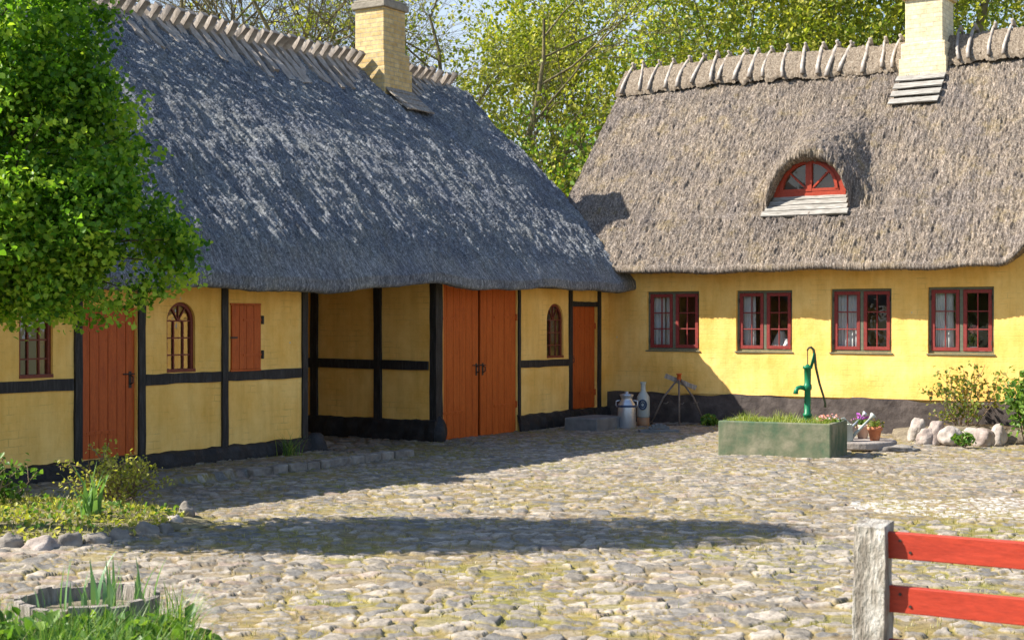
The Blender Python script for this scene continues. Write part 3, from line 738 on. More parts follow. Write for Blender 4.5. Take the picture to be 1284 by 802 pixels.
bk = resample(np.array([(RT+.1, plane(RT)), (RT*2+.5, 2.5), (RT*2+.3, 2.4), (RT, plane(RT)-.7), (.35, 2.75)]), 30)
P = np.concatenate([P, np.repeat(bk[None], nu, 0)], 1); nv = P.shape[1]
U = np.repeat(us[:, None], nv, 1)
d1 = np.gradient(P, axis=1); nrm = np.stack([-d1[..., 1], d1[..., 0]], -1); ln = np.linalg.norm(nrm, axis=-1, keepdims=True); nrm = np.where(ln > 1e-5, nrm/np.maximum(ln, 1e-6), 0)
isF = np.zeros(nv); isF[:nv0] = 1; isF[:NE+3] = .3
inn = np.ones(nv); inn = np.repeat(inn[None], nu, 0); ins = (np.abs((us-sc)/hw) < .995); inn[np.ix_(ins, np.arange(NE+NA, NE+NA+NB+NC))] = .25
au, av = P[..., 0]*1.35, U
spc = np.clip(np.hypot(np.gradient(P[..., 0], axis=1), np.gradient(P[..., 1], axis=1))/.022, 0, 1)
disp = (fbm(av*.9, au*.7, 41, 3)*.10 + fbm(av*6, au*2.6, 43, 3)*.075 + fbm(av*16, au*6, 45, 3)*.06 + (strands(U.shape, 6)*.75+nrg.normal(size=U.shape)*.5)*.0115*spc)*isF*inn
P[..., 0] += nrm[..., 0]*disp; P[..., 1] += nrm[..., 1]*disp
V = np.stack([U, P[..., 0], P[..., 1]], -1).reshape(-1, 3)
froof = np_mesh('thatched_roof', V, grid_faces(nu, nv)[:, ::-1], 'thatch_brown', farm, attrs={'tuft': ('FLOAT', np.clip(.5+.2*strands((nu, nv), 7).ravel()+.13*nrg.normal(size=nu*nv), 0, 1))})
for k in (0, nu-1):
    mm = MB(); q = [(us[k]+(.001 if k else -.001), P[k, j, 0], P[k, j, 1]) for j in range(0, nv, 2)]
    mm.add(q, [tuple(range(len(q)))]); mm.build('verge', 'thatch_brown', froof)
# straw ridge cap
rz = plane(RT); capu = np.linspace(-1.26, SR+.2, 420); pr = resample(np.array([(RT-.48, rz-.45), (RT-.48, rz-.39), (RT-.2, rz-.03), (RT-.06, rz+.11), (RT+.08, rz+.11), (RT+.25, rz), (RT+.5, rz-.4)]), 46)
P2 = np.repeat(pr[None], len(capu), 0); U2 = np.repeat(capu[:, None], 46, 1)
dd = fbm(U2*3, P2[..., 0]*4, 51, 3)*.06 + fbm(U2*22, P2[..., 0]*9, 53, 2)*.05 + nrg.normal(size=U2.shape)*.009
P2[..., 1] += dd + .03*np.sin(U2*1.3)
rg_ = fbm(U2*9, U2*0+3, 57, 3)*.16*(np.arange(46) < 5); P2[..., 0] += rg_*.7; P2[..., 1] += rg_*.75
np_mesh('ridge_cap', np.stack([U2, P2[..., 0], P2[..., 1]], -1).reshape(-1, 3), grid_faces(len(capu), 46, False)[:, ::-1], 'straw', froof)
variants = []
for k in range(6):
    mm = MB()
    for sg in (-1, 1):
        L = rnd.uniform(.66, .80); by = rnd.uniform(-.035, .035); th = rnd.uniform(.022, .031)
        pts = [(.0+sg*.02, -sg*.11, .125), (by*.3+sg*.02, sg*.02, .045), (by, sg*.24, -.17), (by*.6+.0, sg*.40, -.345), (.02, sg*.54, -.50)]
        mm.tube(pts, [th, th, th*1.05, th*1.1, th*1.2], 5)
    variants.append(mm.build('ridge_peg', 'ridge_wood', froof, True))
first = list(variants); s = -1.12
while s < SR:
    if not (4.12 < s < 5.02):
        if first: o = first.pop()
        else: o = rnd.choice(variants).copy(); COL.objects.link(o); o.parent = froof
        o.location = (s, RT, rz+rnd.uniform(.10, .125)+.03*math.sin(s*1.3)); o.rotation_euler = (rnd.uniform(-.02, .02), rnd.uniform(-.12, .12), rnd.uniform(-.14, .14)); q = rnd.uniform(.92, 1.1); o.scale = (rnd.uniform(1, 1.35), q, q)
    s += rnd.uniform(.22, .33)
ch = chimney(farm, 4.27, 4.90, 2.62, 3.28, 5.95, 7.18, 'pale_brick', .40, None, 'yellow_brick')
for k in range(4):
    tt = 2.42-.135*k; z = plane(tt)+.09
    m = MB(); m.beam((4.18, tt, z), (5.0, tt, z), .16, .022, up=(0, -.6, .8), n=3, jit=.004); m.build('skirt_board', 'grey_board', ch)
# dormer window: half-round red frame with fan bars
m = MB(); y = t_w-.05; c0 = 3.36; rr = .56; zb = plane(t_w)+.02
arc = [(c0-rr*math.cos(math.pi*i/20), y, zb+rr*math.sin(math.pi*i/20)) for i in range(21)]
for a, b in zip(arc, arc[1:]): m.beam(a, b, .07, .11, up=(0, 0, 1) if abs(a[0]-c0) < .2 else (1, 0, 0), n=1, jit=0)
arc2 = [(c0-(rr-.10)*math.cos(math.pi*i/20), y-.02, zb+.06+(rr-.12)*math.sin(math.pi*i/20)) for i in range(21)]
for a, b in zip(arc2, arc2[1:]): m.beam(a, b, .05, .07, up=(0, 1, 0), n=1, jit=0)
m.box((c0-rr-.05, y-.04, zb-.05), (c0+rr+.05, y+.04, zb+.03)); dw = m.build('dormer_window', 'dormer_red', farm)
g = MB(); g.box((c0-.05, y-.05, zb+.03), (c0+.05, y+.02, zb+rr-.03)); g.box((c0-rr+.06, y-.045, zb+.03), (c0-.05, y+.0, zb+.075)); g.box((c0+.05, y-.045, zb+.03), (c0+rr-.06, y, zb+.075))
for sg in (-1, 1): g.beam((c0+sg*.05, y-.02, zb+.08), (c0+sg*.36, y-.02, zb+.37), .028, .03, up=(0, 1, 0), n=1, jit=0)
g.build('glazing_bar', 'dormer_red', dw)
p = MB(); q = [(c0-(rr-.08)*math.cos(math.pi*i/20), y-.002, zb+(rr-.08)*math.sin(math.pi*i/20)) for i in range(21)]; p.add(q, [tuple(range(21))]); p.build('pane', 'old_glass', dw)
p = MB(); q = [(c0-rr*1.1*math.cos(math.pi*i/20), y+.035, zb-.02+rr*1.1*math.sin(math.pi*i/20)) for i in range(21)]; p.add(q, [tuple(range(21))]); p.build('dormer_backing', 'dark_room', dw)  # flat dark brown half-disc closing the dormer just behind its pane
for k in range(4):
    tt = t_w-.09-.082*k; z = plane(tt)+.05
    w0 = .60+.035*k
    m = MB(); m.beam((sc-.04-w0, tt, z), (sc-.0+w0*.98, tt, z), .105, .03, up=(0, -.72, .69), n=5, jit=.006); m.build('sill_board', 'grey_board', dw)

# ------------------------------------------------------------------ behind the panes
def curtain(s0, s1, z0, z1, label, t=.14):
    n = 40; vs = []; fs = []
    for i in range(n+1):
        s = s0+(s1-s0)*i/n; o = .018*math.sin(i*1.15)+.008*math.sin(i*2.9+s0)
        for j in range(5):
            k = j/4; vs.append(F(s+(.012*math.sin(i*.8))*k, t+o*(.5+.7*k), z1+(z0-z1)*k))
    for i in range(n):
        for j in range(4): fs.append((i*5+j, i*5+j+1, (i+1)*5+j+1, (i+1)*5+j))
    m = MB(); m.add(vs, fs); o = m.build('curtain', 'curtain_cloth', None, True)
    sd = o.modifiers.new('cloth', 'SOLIDIFY'); sd.thickness = .004
    tag(o, label, 'curtain', 'white curtains in the farmhouse windows')
curtain(.78, .985, 1.16, 2.2, 'white curtain in the shaded window nearest the barn, hanging at its left edge')
curtain(1.02, 1.16, 1.16, 2.2, 'narrow bright curtain fold beside the middle post of the window nearest the barn')
curtain(2.38, 2.60, 1.16, 2.2, 'narrow white curtain in the window with the lampshade')
curtain(3.95, 4.36, 1.16, 2.2, 'wide white curtain filling the whole left casement of one window')
curtain(5.47, 5.76, 1.16, 2.2, 'white curtain in the rightmost farmhouse window with the pink flower')
def lathe_thing(name, label, cat, loc, parts, group=None, n=20):
    t = thing(name, label, cat, loc, group=group)
    for nm, prof, mat in parts:
        m = MB(); m.lathe(prof, n=n); m.build(nm, mat, t, True)
    return t
lathe_thing('table_lamp', 'small table lamp with white conical shade inside a farmhouse window', 'lamp', F(2.93, .42, 1.12),
            [('lamp_base', [(.07, 0), (.06, .02), (.02, .05), (.035, .1), (.015, .18)], 'white_china'), ('lamp_shade', [(.17, .16), (.165, .165), (.05, .40), (.045, .405)], 'lamp_cloth')])
j = lathe_thing('jug', 'white china jug on the sill beside the lampshade', 'jug', F(3.12, .2, 1.2),
            [('jug_body', [(.045, 0), (.07, .04), (.075, .08), (.045, .14), (.04, .18), (.05, .2)], 'white_china')])
m = MB(); m.tube([(.05, 0, .16), (.1, 0, .14), (.1, 0, .08), (.065, 0, .05)], .009, 6); m.build('handle', 'white_china', j, True)
fp = lathe_thing('potted_flower', 'pink flower in a small white pot behind the rightmost window', 'potted plant', F(6.03, .2, 1.2),
            [('pot', [(.05, 0), (.07, .1), (.072, .105)], 'white_china')])
pts = nrg.normal(size=(60, 3))*np.array((.045, .03, .07))+np.array((0, 0, .2)); leaf_mesh('leaves', pts, .06, 'fresh_leaf', fp)
pts = unit(nrg.normal(size=(70, 3)))*.055+np.array((.02, 0, .36)); leaf_mesh('flower', pts, .05, 'petal_pink', fp)
lathe_thing('bowl', 'small pale green bowl on the sill under the right-hand curtain', 'bowl', F(5.83, .2, 1.2), [('bowl_body', [(.04, 0), (.075, .05), (.085, .09), (.08, .09)], 'glaze_grey')])
m = MB(); m.box((-.1, -.03, 0), (.1, .03, .05)); o = m.build('box', 'white_china', None, bevel=.004, loc=F(6.24, .17, 1.2)); o.rotation_euler.z = ANG; tag(o, 'white flat box on the sill right of the pink flower', 'box')

# ------------------------------------------------------------------ ground: cobbled yard
def yard_height(X, Y):
    a = X-CX; b = Y-CY; s = a*D2[0]+b*D2[1]; t = a*D1[0]+b*D1[1]
    z = .03*(vnoise(X*.35, Y*.35, 5)-.5)*2*sstep(.6, 2.5, s)
    pave = (1-sstep(.93, .97, s))*(1-sstep(-7.35, -7.25, t))*sstep(-30, -9.95, t)
    z = z + .075*pave*(1-sstep(-7.9, -7.3, t)*.6)
    return z, s, t
NR, NCc = 700, 980
yy = 6.0*(27.5/6.0)**np.linspace(0, 1, NR); kk = np.r_[np.linspace(-.80, -.425, 70), np.linspace(-.42, .42, NCc-140), np.linspace(.425, .80, 70)]
Y, K = np.meshgrid(yy, kk, indexing='ij'); X = K*Y
gz, gs, gt = yard_height(X, Y)
wx = X + .20*fbm(X*1.2, Y*1.2, 61, 2) + .16*fbm(X*6, Y*6, 65, 3); wy = Y + .20*fbm(X*1.2+9, Y*1.2, 63, 2) + .14*fbm(X*6+5, Y*6, 67, 3)
# a patch of small white pebbles near the fence side
patch = np.exp(-(((X-4.45)/1.5)**2+((Y-13.3)/.75)**2)**1.4)
cs = .165
def cells(wx, wy, cx, cy, seed):
    ix = np.floor(wx/cx).astype(np.int64); iy = np.floor(wy/cy).astype(np.int64)
    f1 = np.full(wx.shape, 9.); f2 = np.full(wx.shape, 9.); idv = np.zeros(wx.shape, np.int64); px = np.zeros(wx.shape); py = np.zeros(wx.shape)
    for di in (-1, 0, 1):
        for dj in (-1, 0, 1):
            a = ix+di; b = iy+dj
            h = ((a*73856093) ^ (b*19349663) ^ (seed*83492791)) & 0x7fffffff
            h = (h*1103515245+12345) & 0x7fffffff; r1 = ((h >> 8) & 0xffff)/65535.; h2 = (h*69069+1) & 0x7fffffff; r2 = ((h2 >> 8) & 0xffff)/65535.
            qx = (a+.5+(r1-.5)*.85)*cx; qy = (b+.5+(r2-.5)*.85)*cy
            d = np.hypot((wx-qx)/cx, (wy-qy)/cy)
            new = d < f1
            f2 = np.where(new, f1, np.minimum(f2, d)); f1 = np.where(new, d, f1); idv = np.where(new, h2, idv); px = np.where(new, wx-qx, px); py = np.where(new, wy-qy, py)
    return f1, f2, idv, px, py
f1, f2, idv, px_, py_ = cells(wx, wy, .17, .135, 3)
g1, g2, idg, gx_, gy_ = cells(wx, wy, .085, .07, 8)
pb = patch*(.75+.5*vnoise(X*2.2, Y*2.2, 31)) > .40
e1, e2, ide, ex_, ey_ = cells(wx, wy, .115, .085, 21)
sm = (fbm(X*1.1, Y*1.6, 73, 3) + .10*(vnoise(X*3, Y*3, 12)-.5) + .014*(Y-13)) > .03
f1 = np.where(sm, e1, f1); f2 = np.where(sm, e2, f2); idv = np.where(sm, ide, idv); px_ = np.where(sm, ex_, px_); py_ = np.where(sm, ey_, py_)
f1 = np.where(pb, g1, f1); f2 = np.where(pb, g2, f2); idv = np.where(pb, idg, idv)
rA = ((idv >> 4) & 1023)/1023.; rB = ((idv >> 9) & 1023)/1023.; rC = ((idv >> 14) & 1023)/1023.; rD = ((idv >> 3) & 511)/511.
gap = f2-f1
cover = fbm(X*.8, Y*.8, 71, 4) + .25*fbm(X*3, Y*3, 75, 2)                 # where moss and dirt bury the stones
bury = np.clip(.36+cover*1.7, .06, .75)
edge = sstep(.02+bury*.22, .12+bury*.33, gap)
scl = np.where(pb, .5, 1.)
scl = scl*np.where(sm, .6, 1.)
hgt = (.006+.016*rA**2.)*edge*scl + edge*(1-np.clip(f1, 0, 1)**2)*.004*scl
hgt += edge*(px_*(rB-.5)*.16+py_*(rC-.5)*.16)*(~pb) + fbm(X*14, Y*14, 81, 3)*.018*(.4+edge)
hgt = np.where(rD < .14+.9*np.clip(cover+.05, 0, 1), hgt*.25, hgt)
gone = (rD < .14+.9*np.clip(cover+.05, 0, 1)); edge = np.where(gone, edge*.35, edge)
Z = gz + hgt + fbm(X*5, Y*5, 83, 2)*.012
stone = np.stack([.185+.205*rB, .162+.175*rB, .132+.145*rB], -1)
pink = np.array((.31, .225, .18)); grey = np.array((.14, .135, .13)); white = np.array((.62, .58, .53))
stone = np.where((rC < .14)[..., None], stone*.45+pink*.55, stone); stone = np.where((rC > .80)[..., None], stone*.3+grey*.7, stone)
stone = np.where((pb & (rC > .15))[..., None], stone*(.5-.3*rA[..., None])+white*(.5+.3*rA[..., None]), stone)
mz = fbm(X*1.7+4, Y*1.7, 91, 4)
moss = np.array((.27, .205, .05)); dirt = np.array((.215, .16, .09)); grn = np.array((.14, .165, .04))
gcol = dirt + (moss-dirt)*np.clip(.55+mz*2.6, 0, 1)[..., None]; gcol = gcol + (grn-gcol)*np.clip(-.05+mz*1.8+.3*(vnoise(X*9, Y*9, 7)-.5), 0, .75)[..., None]
alb = gcol*(1-edge[..., None]) + stone*edge[..., None]
spk = fbm(X*22, Y*22, 95, 2)[..., None]; alb = np.clip(alb*(.92+.9*spk), .02, .9)
RGBA = np.concatenate([alb, np.ones(alb.shape[:2]+(1,))], -1)
o = np_mesh('cobbled_yard', np.stack([X, Y, Z], -1).reshape(-1, 3), grid_faces(NR, NCc, False)[:, ::-1], 'cobble', None, True, {'albedo': ('FLOAT_COLOR', RGBA.reshape(-1, 4))})
tag(o, kind='structure')
m = MB(); q = 700.; m.add([(-q, -q, -.035), (q, -q, -.035), (q, q, -.035), (-q, q, -.035)], [(0, 1, 2, 3)]); tag(m.build('ground', 'meadow'), kind='structure')
# little grass in the joints
pick = nrg.random(X.shape) < np.clip(.012+.09*np.clip(mz+.08, 0, 1), 0, .09)*(edge < .35)*(Y > 6.5)*(gs > .15)*(gt < -.15)*np.clip((Y/12)**1.2, .5, 2.)*1.2
bs = np.stack([X[pick], Y[pick], Z[pick]-.004], -1)
bs = np.repeat(bs, 3, 0)+nrg.normal(size=(len(bs)*3, 3))*np.array((.018, .018, 0))
o = blade_mesh('grass', bs, nrg.uniform(.015, .055, len(bs)), .006, 'blade_dry', lean=.6, seg=2); tag(o, 'short dry grass and moss in the cobble joints', 'grass', kind='stuff')
# flat edging stones of the raised pavement by the barn
kb = MB()
t = -10.0
while t < -7.3:
    l = rnd.uniform(.22, .42); kb.beam((.98, t+.01, .03), (.98+rnd.uniform(-.02, .02), t+l-.012, .03), rnd.uniform(.12, .17), .125+rnd.uniform(-.015, .01), n=4, jit=.012); t += l*.98
o = kb.build('kerb', 'rock_grey', None, bevel=.015); o.location = (CX, CY, 0); o.rotation_euler.z = ANG; tag(o, kind='structure')

# ------------------------------------------------------------------ trough, pump and the slab beside it
ax = Vector((.9, -.436, 0)).normalized(); bx = Vector((.436, .9, 0)).normalized(); FL = Vector((2.60, 18.62, 0)); rz = math.atan2(ax.y, ax.x)
tr = thing('water_trough', 'mossy green concrete trough planted with grass in the yard', 'trough', FL, rz)
m = MB(); L_, W_, H_ = 1.43, .88, .43; w = .07
def ring(mb, x0, x1, y0, y1, z0, z1, w):
    mb.box((x0, y0, z0), (x1, y0+w, z1)); mb.box((x0, y1-w, z0), (x1, y1, z1)); mb.box((x0, y0+w, z0), (x0+w, y1-w, z1)); mb.box((x1-w, y0+w, z0), (x1, y1-w, z1))
for a, b in (((0, w/2, .19), (L_, w/2, .19)), ((0, W_-w/2, .19), (L_, W_-w/2, .19)), ((w/2, w-.004, .188), (w/2, W_-w+.004, .188)), ((L_-w/2, w-.004, .188), (L_-w/2, W_-w+.004, .188))): m.beam(a, b, w, .485, n=12, jit=.0035)
m.build('basin', 'green_concrete', tr, bevel=.016)
m = MB(); m.box((w, w, -.05), (L_-w, W_-w, H_-.03)); m.build('soil', 'soil', tr)
def TP(x, y, z): return FL + ax*x + bx*y + Vector((0, 0, z))
n = 2600; xs = nrg.uniform(.05, L_-.05, n); ys = nrg.uniform(.03, W_-.05, n)
base = np.stack([FL.x+ax.x*xs+bx.x*ys, FL.y+ax.y*xs+bx.y*ys, np.full(n, H_-.035)], 1)
hh = nrg.uniform(.03, .085, n)*(.7+1.1*vnoise(xs*5, ys*5, 3)); hh = hh*.95; hh = np.where((np.hypot(xs-.75, ys-.4) < .17) | (np.hypot(xs-.3, ys-.3) < .12), hh*2.1, hh)
o = blade_mesh('trough_grass', base, hh, .009, 'trough_blade', lean=.6, seg=2); tag(o, 'short yellow-green grass growing in the concrete trough', 'grass', kind='stuff')
tf = thing('flower_clump', 'small clump of pale pink flowers at the right end of the trough', 'flowers', TP(1.25, .45, .38))
pts = nrg.normal(size=(50, 3))*np.array((.09, .08, .02))+np.array((0, 0, .09)); leaf_mesh('flowers', pts, .04, 'petal_pink', tf)
pts = nrg.normal(size=(90, 3))*np.array((.09, .08, .025))+np.array((0, 0, .04)); leaf_mesh('leaves', pts, .05, 'fresh_leaf', tf)
pump = thing('water_pump', 'green cast-iron hand pump standing in the planted trough', 'water pump', TP(1.0, .56, .38))
def lz(nm, prof, mat, n=16, c=(0, 0, 0)):
    m = MB(); m.lathe(prof, c, n); return m.build(nm, mat, pump, True)
lz('column', [(.055, -.02), (.055, .03), (.047, .04), (.047, .10), (.058, .105), (.058, .135), (.043, .145), (.040, .43), (.052, .44), (.056, .47), (.052, .50), (.043, .51), (.045, .70), (.062, .705), (.064, .735), (.03, .745), (.012, .76)], 'pump_green')
m = MB(); m.tube([(-.03, 0, .455), (-.09, -.02, .47), (-.135, -.03, .46), (-.155, -.035, .42), (-.157, -.035, .385)], [.032, .03, .028, .03, .034], 10); m.build('spout', 'pump_green', pump, True)
m = MB(); m.tube([(.045, 0, .71), (.07, .0, .80), (.085, 0, .88)], [.016, .016, .014], 8); m.tube([(.03, -.02, .72), (.075, -.02, .90)], .009, 6); m.tube([(.06, .02, .72), (.085, .02, .90)], .009, 6); m.build('bracket', 'pump_green', pump, True)
m = MB(); m.tube([(0, 0, .74), (0, 0, .93)], .006, 6); m.build('plunger_rod', 'iron', pump)
m = MB(); m.tube([(-.005, 0, .93), (.01, 0, .965), (.045, 0, .975), (.075, 0, .945), (.087, 0, .88), (.105, 0, .72), (.15, 0, .52), (.20, 0, .36), (.225, 0, .26), (.222, 0, .215)], [.011, .014, .016, .017, .02, .016, .015, .014, .014, .016], 8); m.build('handle', 'pump_dark', pump, True)

slab = MB(); slab.lathe([(.50, 0), (.53, .02), (.53, .095), (.515, .11), (.2, .112), (.001, .113)], n=40)
so = slab.build('round_stone_slab', 'slab_stone', None, False, .008, loc=(4.60, 19.72, -.005)); tag(so, 'low round stone slab beside the trough carrying cans and pots', 'stone slab')
low_ = MB(); low_.rock((0, 0, 0), (.40, .22, .05), amp=.2, n=3); o = low_.build('flat_stone', 'rock_grey', None, True, loc=(4.98, 19.42, .01)); tag(o, 'dark flat stone under the edge of the round slab', 'stone')
SZ = .108
def watering_can(loc, rz, label, mat, k=1.):
    t = thing('watering_can', label, 'watering can', loc, rz, 'watering cans by the trough')
    m = MB(); m.lathe([(.10*k, 0), (.105*k, .01), (.095*k, .23*k), (.10*k, .235*k), (.085*k, .235*k), (.08*k, .05)], n=18); m.build('can_body', mat, t, True)
    m = MB(); m.tube([(.09*k, 0, .05*k), (.20*k, 0, .16*k), (.36*k, 0, .315*k)], [.028*k, .02*k, .014*k], 10); m.build('spout', mat, t, True)
    m = MB(); m.tube([(.345*k, 0, .30*k), (.375*k, 0, .33*k), (.40*k, 0, .355*k), (.405*k, 0, .36*k)], [.015*k, .03*k, .05*k, .045*k], 12); m.build('rose', mat, t, True)
    m = MB(); m.tube([(-.095*k, 0, .07*k), (-.16*k, 0, .16*k), (-.12*k, 0, .29*k), (-.02*k, 0, .32*k), (.06*k, 0, .235*k)], .011*k, 8); m.build('handle', mat, t, True)
watering_can((4.39, 19.42, SZ), .12, 'weathered grey-green watering can, its long spout nearest the camera', 'galvanised_old', .95)
watering_can((4.37, 19.80, SZ), .05, 'shiny grey watering can behind the weathered one', 'galvanised', .95)
def flower_pot(loc, k, mat, label, leafm, petal):
    t = thing('flower_pot', label, 'flower pot', loc, 0, 'flower pots on the round slab')
    m = MB(); m.lathe([(.062*k, 0), (.09*k, .14*k), (.10*k, .14*k), (.104*k, .185*k), (.094*k, .185*k), (.088*k, .16*k), (.001, .155*k)], n=20); m.build('pot', mat, t, True)
    p = nrg.normal(size=(70, 3))*np.array((.055, .055, .03))*k+np.array((0, 0, .22*k)); leaf_mesh('leaves', p, .05, leafm, t)
    if petal:
        p = nrg.normal(size=(60, 3))*np.array((.06, .05, .025))*k+np.array((-.0, 0, .29*k)); leaf_mesh('flowers', p, .035, petal, t)
flower_pot((4.80, 19.52, SZ), .98, 'terracotta', 'orange terracotta flower pot with green leaves on the round slab', 'rose_leaf', None)
flower_pot((4.72, 19.86, SZ), 1.0, 'pale_terracotta', 'pale pink clay pot with purple flowers behind the spouts', 'fresh_leaf', 'petal_purple')

# ------------------------------------------------------------------ things by the corner
mc = lathe_thing('milk_can', 'silver metal milk can with two handles by the yard corner', 'milk can', (1.80, 23.15, 0),
    [('can_body', [(.135, 0), (.142, .02), (.142, .33), (.135, .38), (.095, .44), (.085, .47), (.10, .50), (.104, .51)], 'milkcan_metal'),
     ('lid', [(.106, .51), (.11, .53), (.06, .545), (.03, .55), (.03, .575), (.04, .58)], 'milkcan_metal'), ('band', [(.1435, .335), (.1445, .34), (.1445, .365), (.141, .37)], 'blue_band')])
for sg in (-1, 1):
    m = MB(); m.tube([(sg*.10, 0, .44), (sg*.165, 0, .43), (sg*.17, 0, .37), (sg*.14, 0, .33)], .011, 8); m.build('handle', 'milkcan_metal', mc, True)
v = lathe_thing('stoneware_bottle', 'tall grey stoneware bottle vase with a blue ring and brown foot', 'bottle', (2.11, 23.72, 0),
    [('foot', [(.092, 0), (.098, .02), (.098, .135)], 'glaze_brown'), ('bottle_body', [(.098, .135), (.105, .16), (.105, .40), (.098, .47), (.062, .53), (.042, .56), (.04, .66), (.05, .69), (.052, .705), (.035, .705)], 'glaze_grey')])
m = MB()
for rr_ in (.058, .030):
    ptsr = []
    for k in range(25):
        a = 2*math.pi*k/24; x = rr_*math.cos(a); th = -1.75 + x/.105; ptsr.append((.107*math.cos(th), .107*math.sin(th), .345+rr_*1.25*math.sin(a)))
    m.tube(ptsr, .014 if rr_ > .05 else .010, 6)
m.build('painted_ring', 'blue_band', v, True)
tp = thing('tripod_stand', 'dark rusty iron tripod stand with hooks and a slanting grey board', 'tripod stand', (2.70, 23.85, 0))
apx = Vector((0, 0, .77))
for (x, y) in ((-.46, -.02), (-.03, -.3), (.42, .0)):
    m = MB(); f = Vector((x, y, .02)); mid = apx.lerp(f, .45)+Vector((x*.10, y*.1, .02))
    m.tube([apx, mid, f], [.017, .016, .014], 7); lg = m.build('leg', 'rusty_iron', tp, True)
    h = MB(); p = apx.lerp(f, .55); h.tube([p+Vector((0, -.015, 0)), p+Vector((.05, -.03, -.005)), p+Vector((.075, -.03, .025))], .008, 6); h.build('hook', 'rusty_iron', lg, True)
m = MB(); m.tube([(-.46, -.02, .03), (-.03, -.3, .025), (.42, 0, .03), (-.46, -.02, .03)], .012, 6); m.build('ground_bar', 'rusty_iron', tp, True)
m = MB(); m.lathe([(.03, .72), (.035, .76), (.03, .81), (.045, .815), (.045, .835), (.02, .84)], n=12); m.build('head', 'red_paint', tp, True)
m = MB(); m.beam((-.22, .05, .80), (.28, .03, .60), .03, .075, n=5, jit=.006); m.build('slanting_board', 'old_wood', tp)
pl = thing('green_plant', 'small round bright green plant at the foot of the black plinth', 'plant', (3.13, 23.45, 0))
p = unit(nrg.normal(size=(220, 3)))*nrg.uniform(.3, 1, (220, 1))*np.array((.15, .13, .10))+np.array((0, 0, .11)); leaf_mesh('leaves', p, .07, 'fresh_leaf', pl)
m = MB()
for k in range(6): m.tube([(0, 0, -.03), (rnd.uniform(-.1, .1), rnd.uniform(-.1, .1), .15)], .006, 4)
m.build('stems', 'twig', pl)
m = MB(); m.box((.47, -2.3, -.05), (1.04, -1.38, .195)); o = m.build('door_step', 'step_stone', None, bevel=.015); o.location = (CX, CY, 0); o.rotation_euler.z = ANG; tag(o, 'grey stone step block before the small end door', 'step')
m = MB()
for a in np.linspace(0, math.pi, 9)[:-1]:
    b = a+math.pi/8; m.beam((.15*math.cos(a), 0, .09*math.sin(a)), (.15*math.cos(b), 0, .09*math.sin(b)), .08, .05, up=(0, 1, 0), n=1, jit=.004)
m.box((-.3, -.08, -.03), (.3, .10, .035)); o = m.build('drain_stone', 'step_stone', None, bevel=.008, loc=(2.22, 22.3, .01)); o.rotation_euler.z = .1; tag(o, 'dark low drain stone in the shaded cobbles', 'drain')

# ------------------------------------------------------------------ rocks and plants by the farmhouse wall
RK = [(1148, 551, 17, 38, 'rock_pale', 'tall pale stone at the left end of the rose bed'), (1160, 556, 15, 27, 'rock_pink', 'small pinkish stone second from the left of the rose bed'),
      (1174, 556, 20, 36, 'rock_pink', 'large leaning pink stone edging the rose bed'), (1192, 557, 22, 32, 'rock_pale', 'round whitish streaked stone in the middle of the rose bed edge'),
      (1219, 555, 17, 26, 'rock_pale', 'small pale round stone half behind green leaves'), (1236, 558, 22, 27, 'rock_pink', 'squarish pink stone standing right of the leafy weed'),
      (1253, 556, 16, 30, 'rock_pale', 'upright pale stone beside the bush at right'), (1159, 533, 13, 20, 'rock_pale', 'small white stone behind the front row of the rose bed')]
for px, py, w, h, mt, lb in RK:
    g = gp(px, py); k = g.y/1850; m = MB(); m.rock((0, 0, h*k*.28), (w*k*rnd.uniform(.60, .74), w*k*.6, h*k*rnd.uniform(.44, .52)), amp=.17, n=4)
    o = m.build('border_stone', mt, None, True, loc=(g.x, g.y+.06, 0)); o.rotation_euler = (rnd.uniform(-.2, .1), rnd.uniform(-.1, .4), rnd.uniform(-.9, .9)); tag(o, lb, 'stone', 'stones edging the rose bed')
m = MB(); m.rock((0, 0, 0), (1.2, .62, .2), amp=.12, n=4); o = m.build('rose_bed_soil', 'soil', None, True, loc=gp(1222, 552)+Vector((.1, .25, 0))); o.rotation_euler.z = ANG; tag(o, kind='structure')
def bush(name, label, cat, loc, h, r, nst, nl, lm, ls, seed, lean=.5, tw='twig', group=None, low=.15):
    t = thing(name, label, cat, loc, 0, group); rg = random.Random(seed); out = []; tips = []; ng = np.random.default_rng(seed)
    for k in range(nst):
        a = 2*math.pi*k/nst+rg.uniform(-.4, .4); q = rg.uniform(.2, 1)
        d = Vector((math.cos(a)*lean*q, math.sin(a)*lean*q, 1)); grow(Vector((math.cos(a)*.04, math.sin(a)*.04, -.02)), d, h*rg.uniform(.6, .95), .010, 1, rg, out, tips, .8, .25, .05, (3, 5), (.3, .5), minl=.08)
    branches('stems', out, tw, t)
    T = np.array([tuple(p) for p in tips]); T = T[T[:, 2] > low*h]; idx = ng.integers(0, len(T), nl)
    leaf_mesh('leaves', T[idx]+ng.normal(size=(nl, 3))*r, ls, lm, t, rg=ng)
    return t
bush('rose_bush', 'thin rose bush with reddish green leaves against the sunny wall', 'bush', gp(1210, 551)+Vector((.02, .1, 0)), 1.0, .045, 13, 780, 'rose_leaf', .066, 5, .55, low=.2)
bush('leafy_bush', 'fresh green bush cut off by the right edge of the view', 'bush', (6.92, 19.75, 0), 1.0, .06, 12, 800, 'fresh_leaf', .085, 9, .55, low=.0)
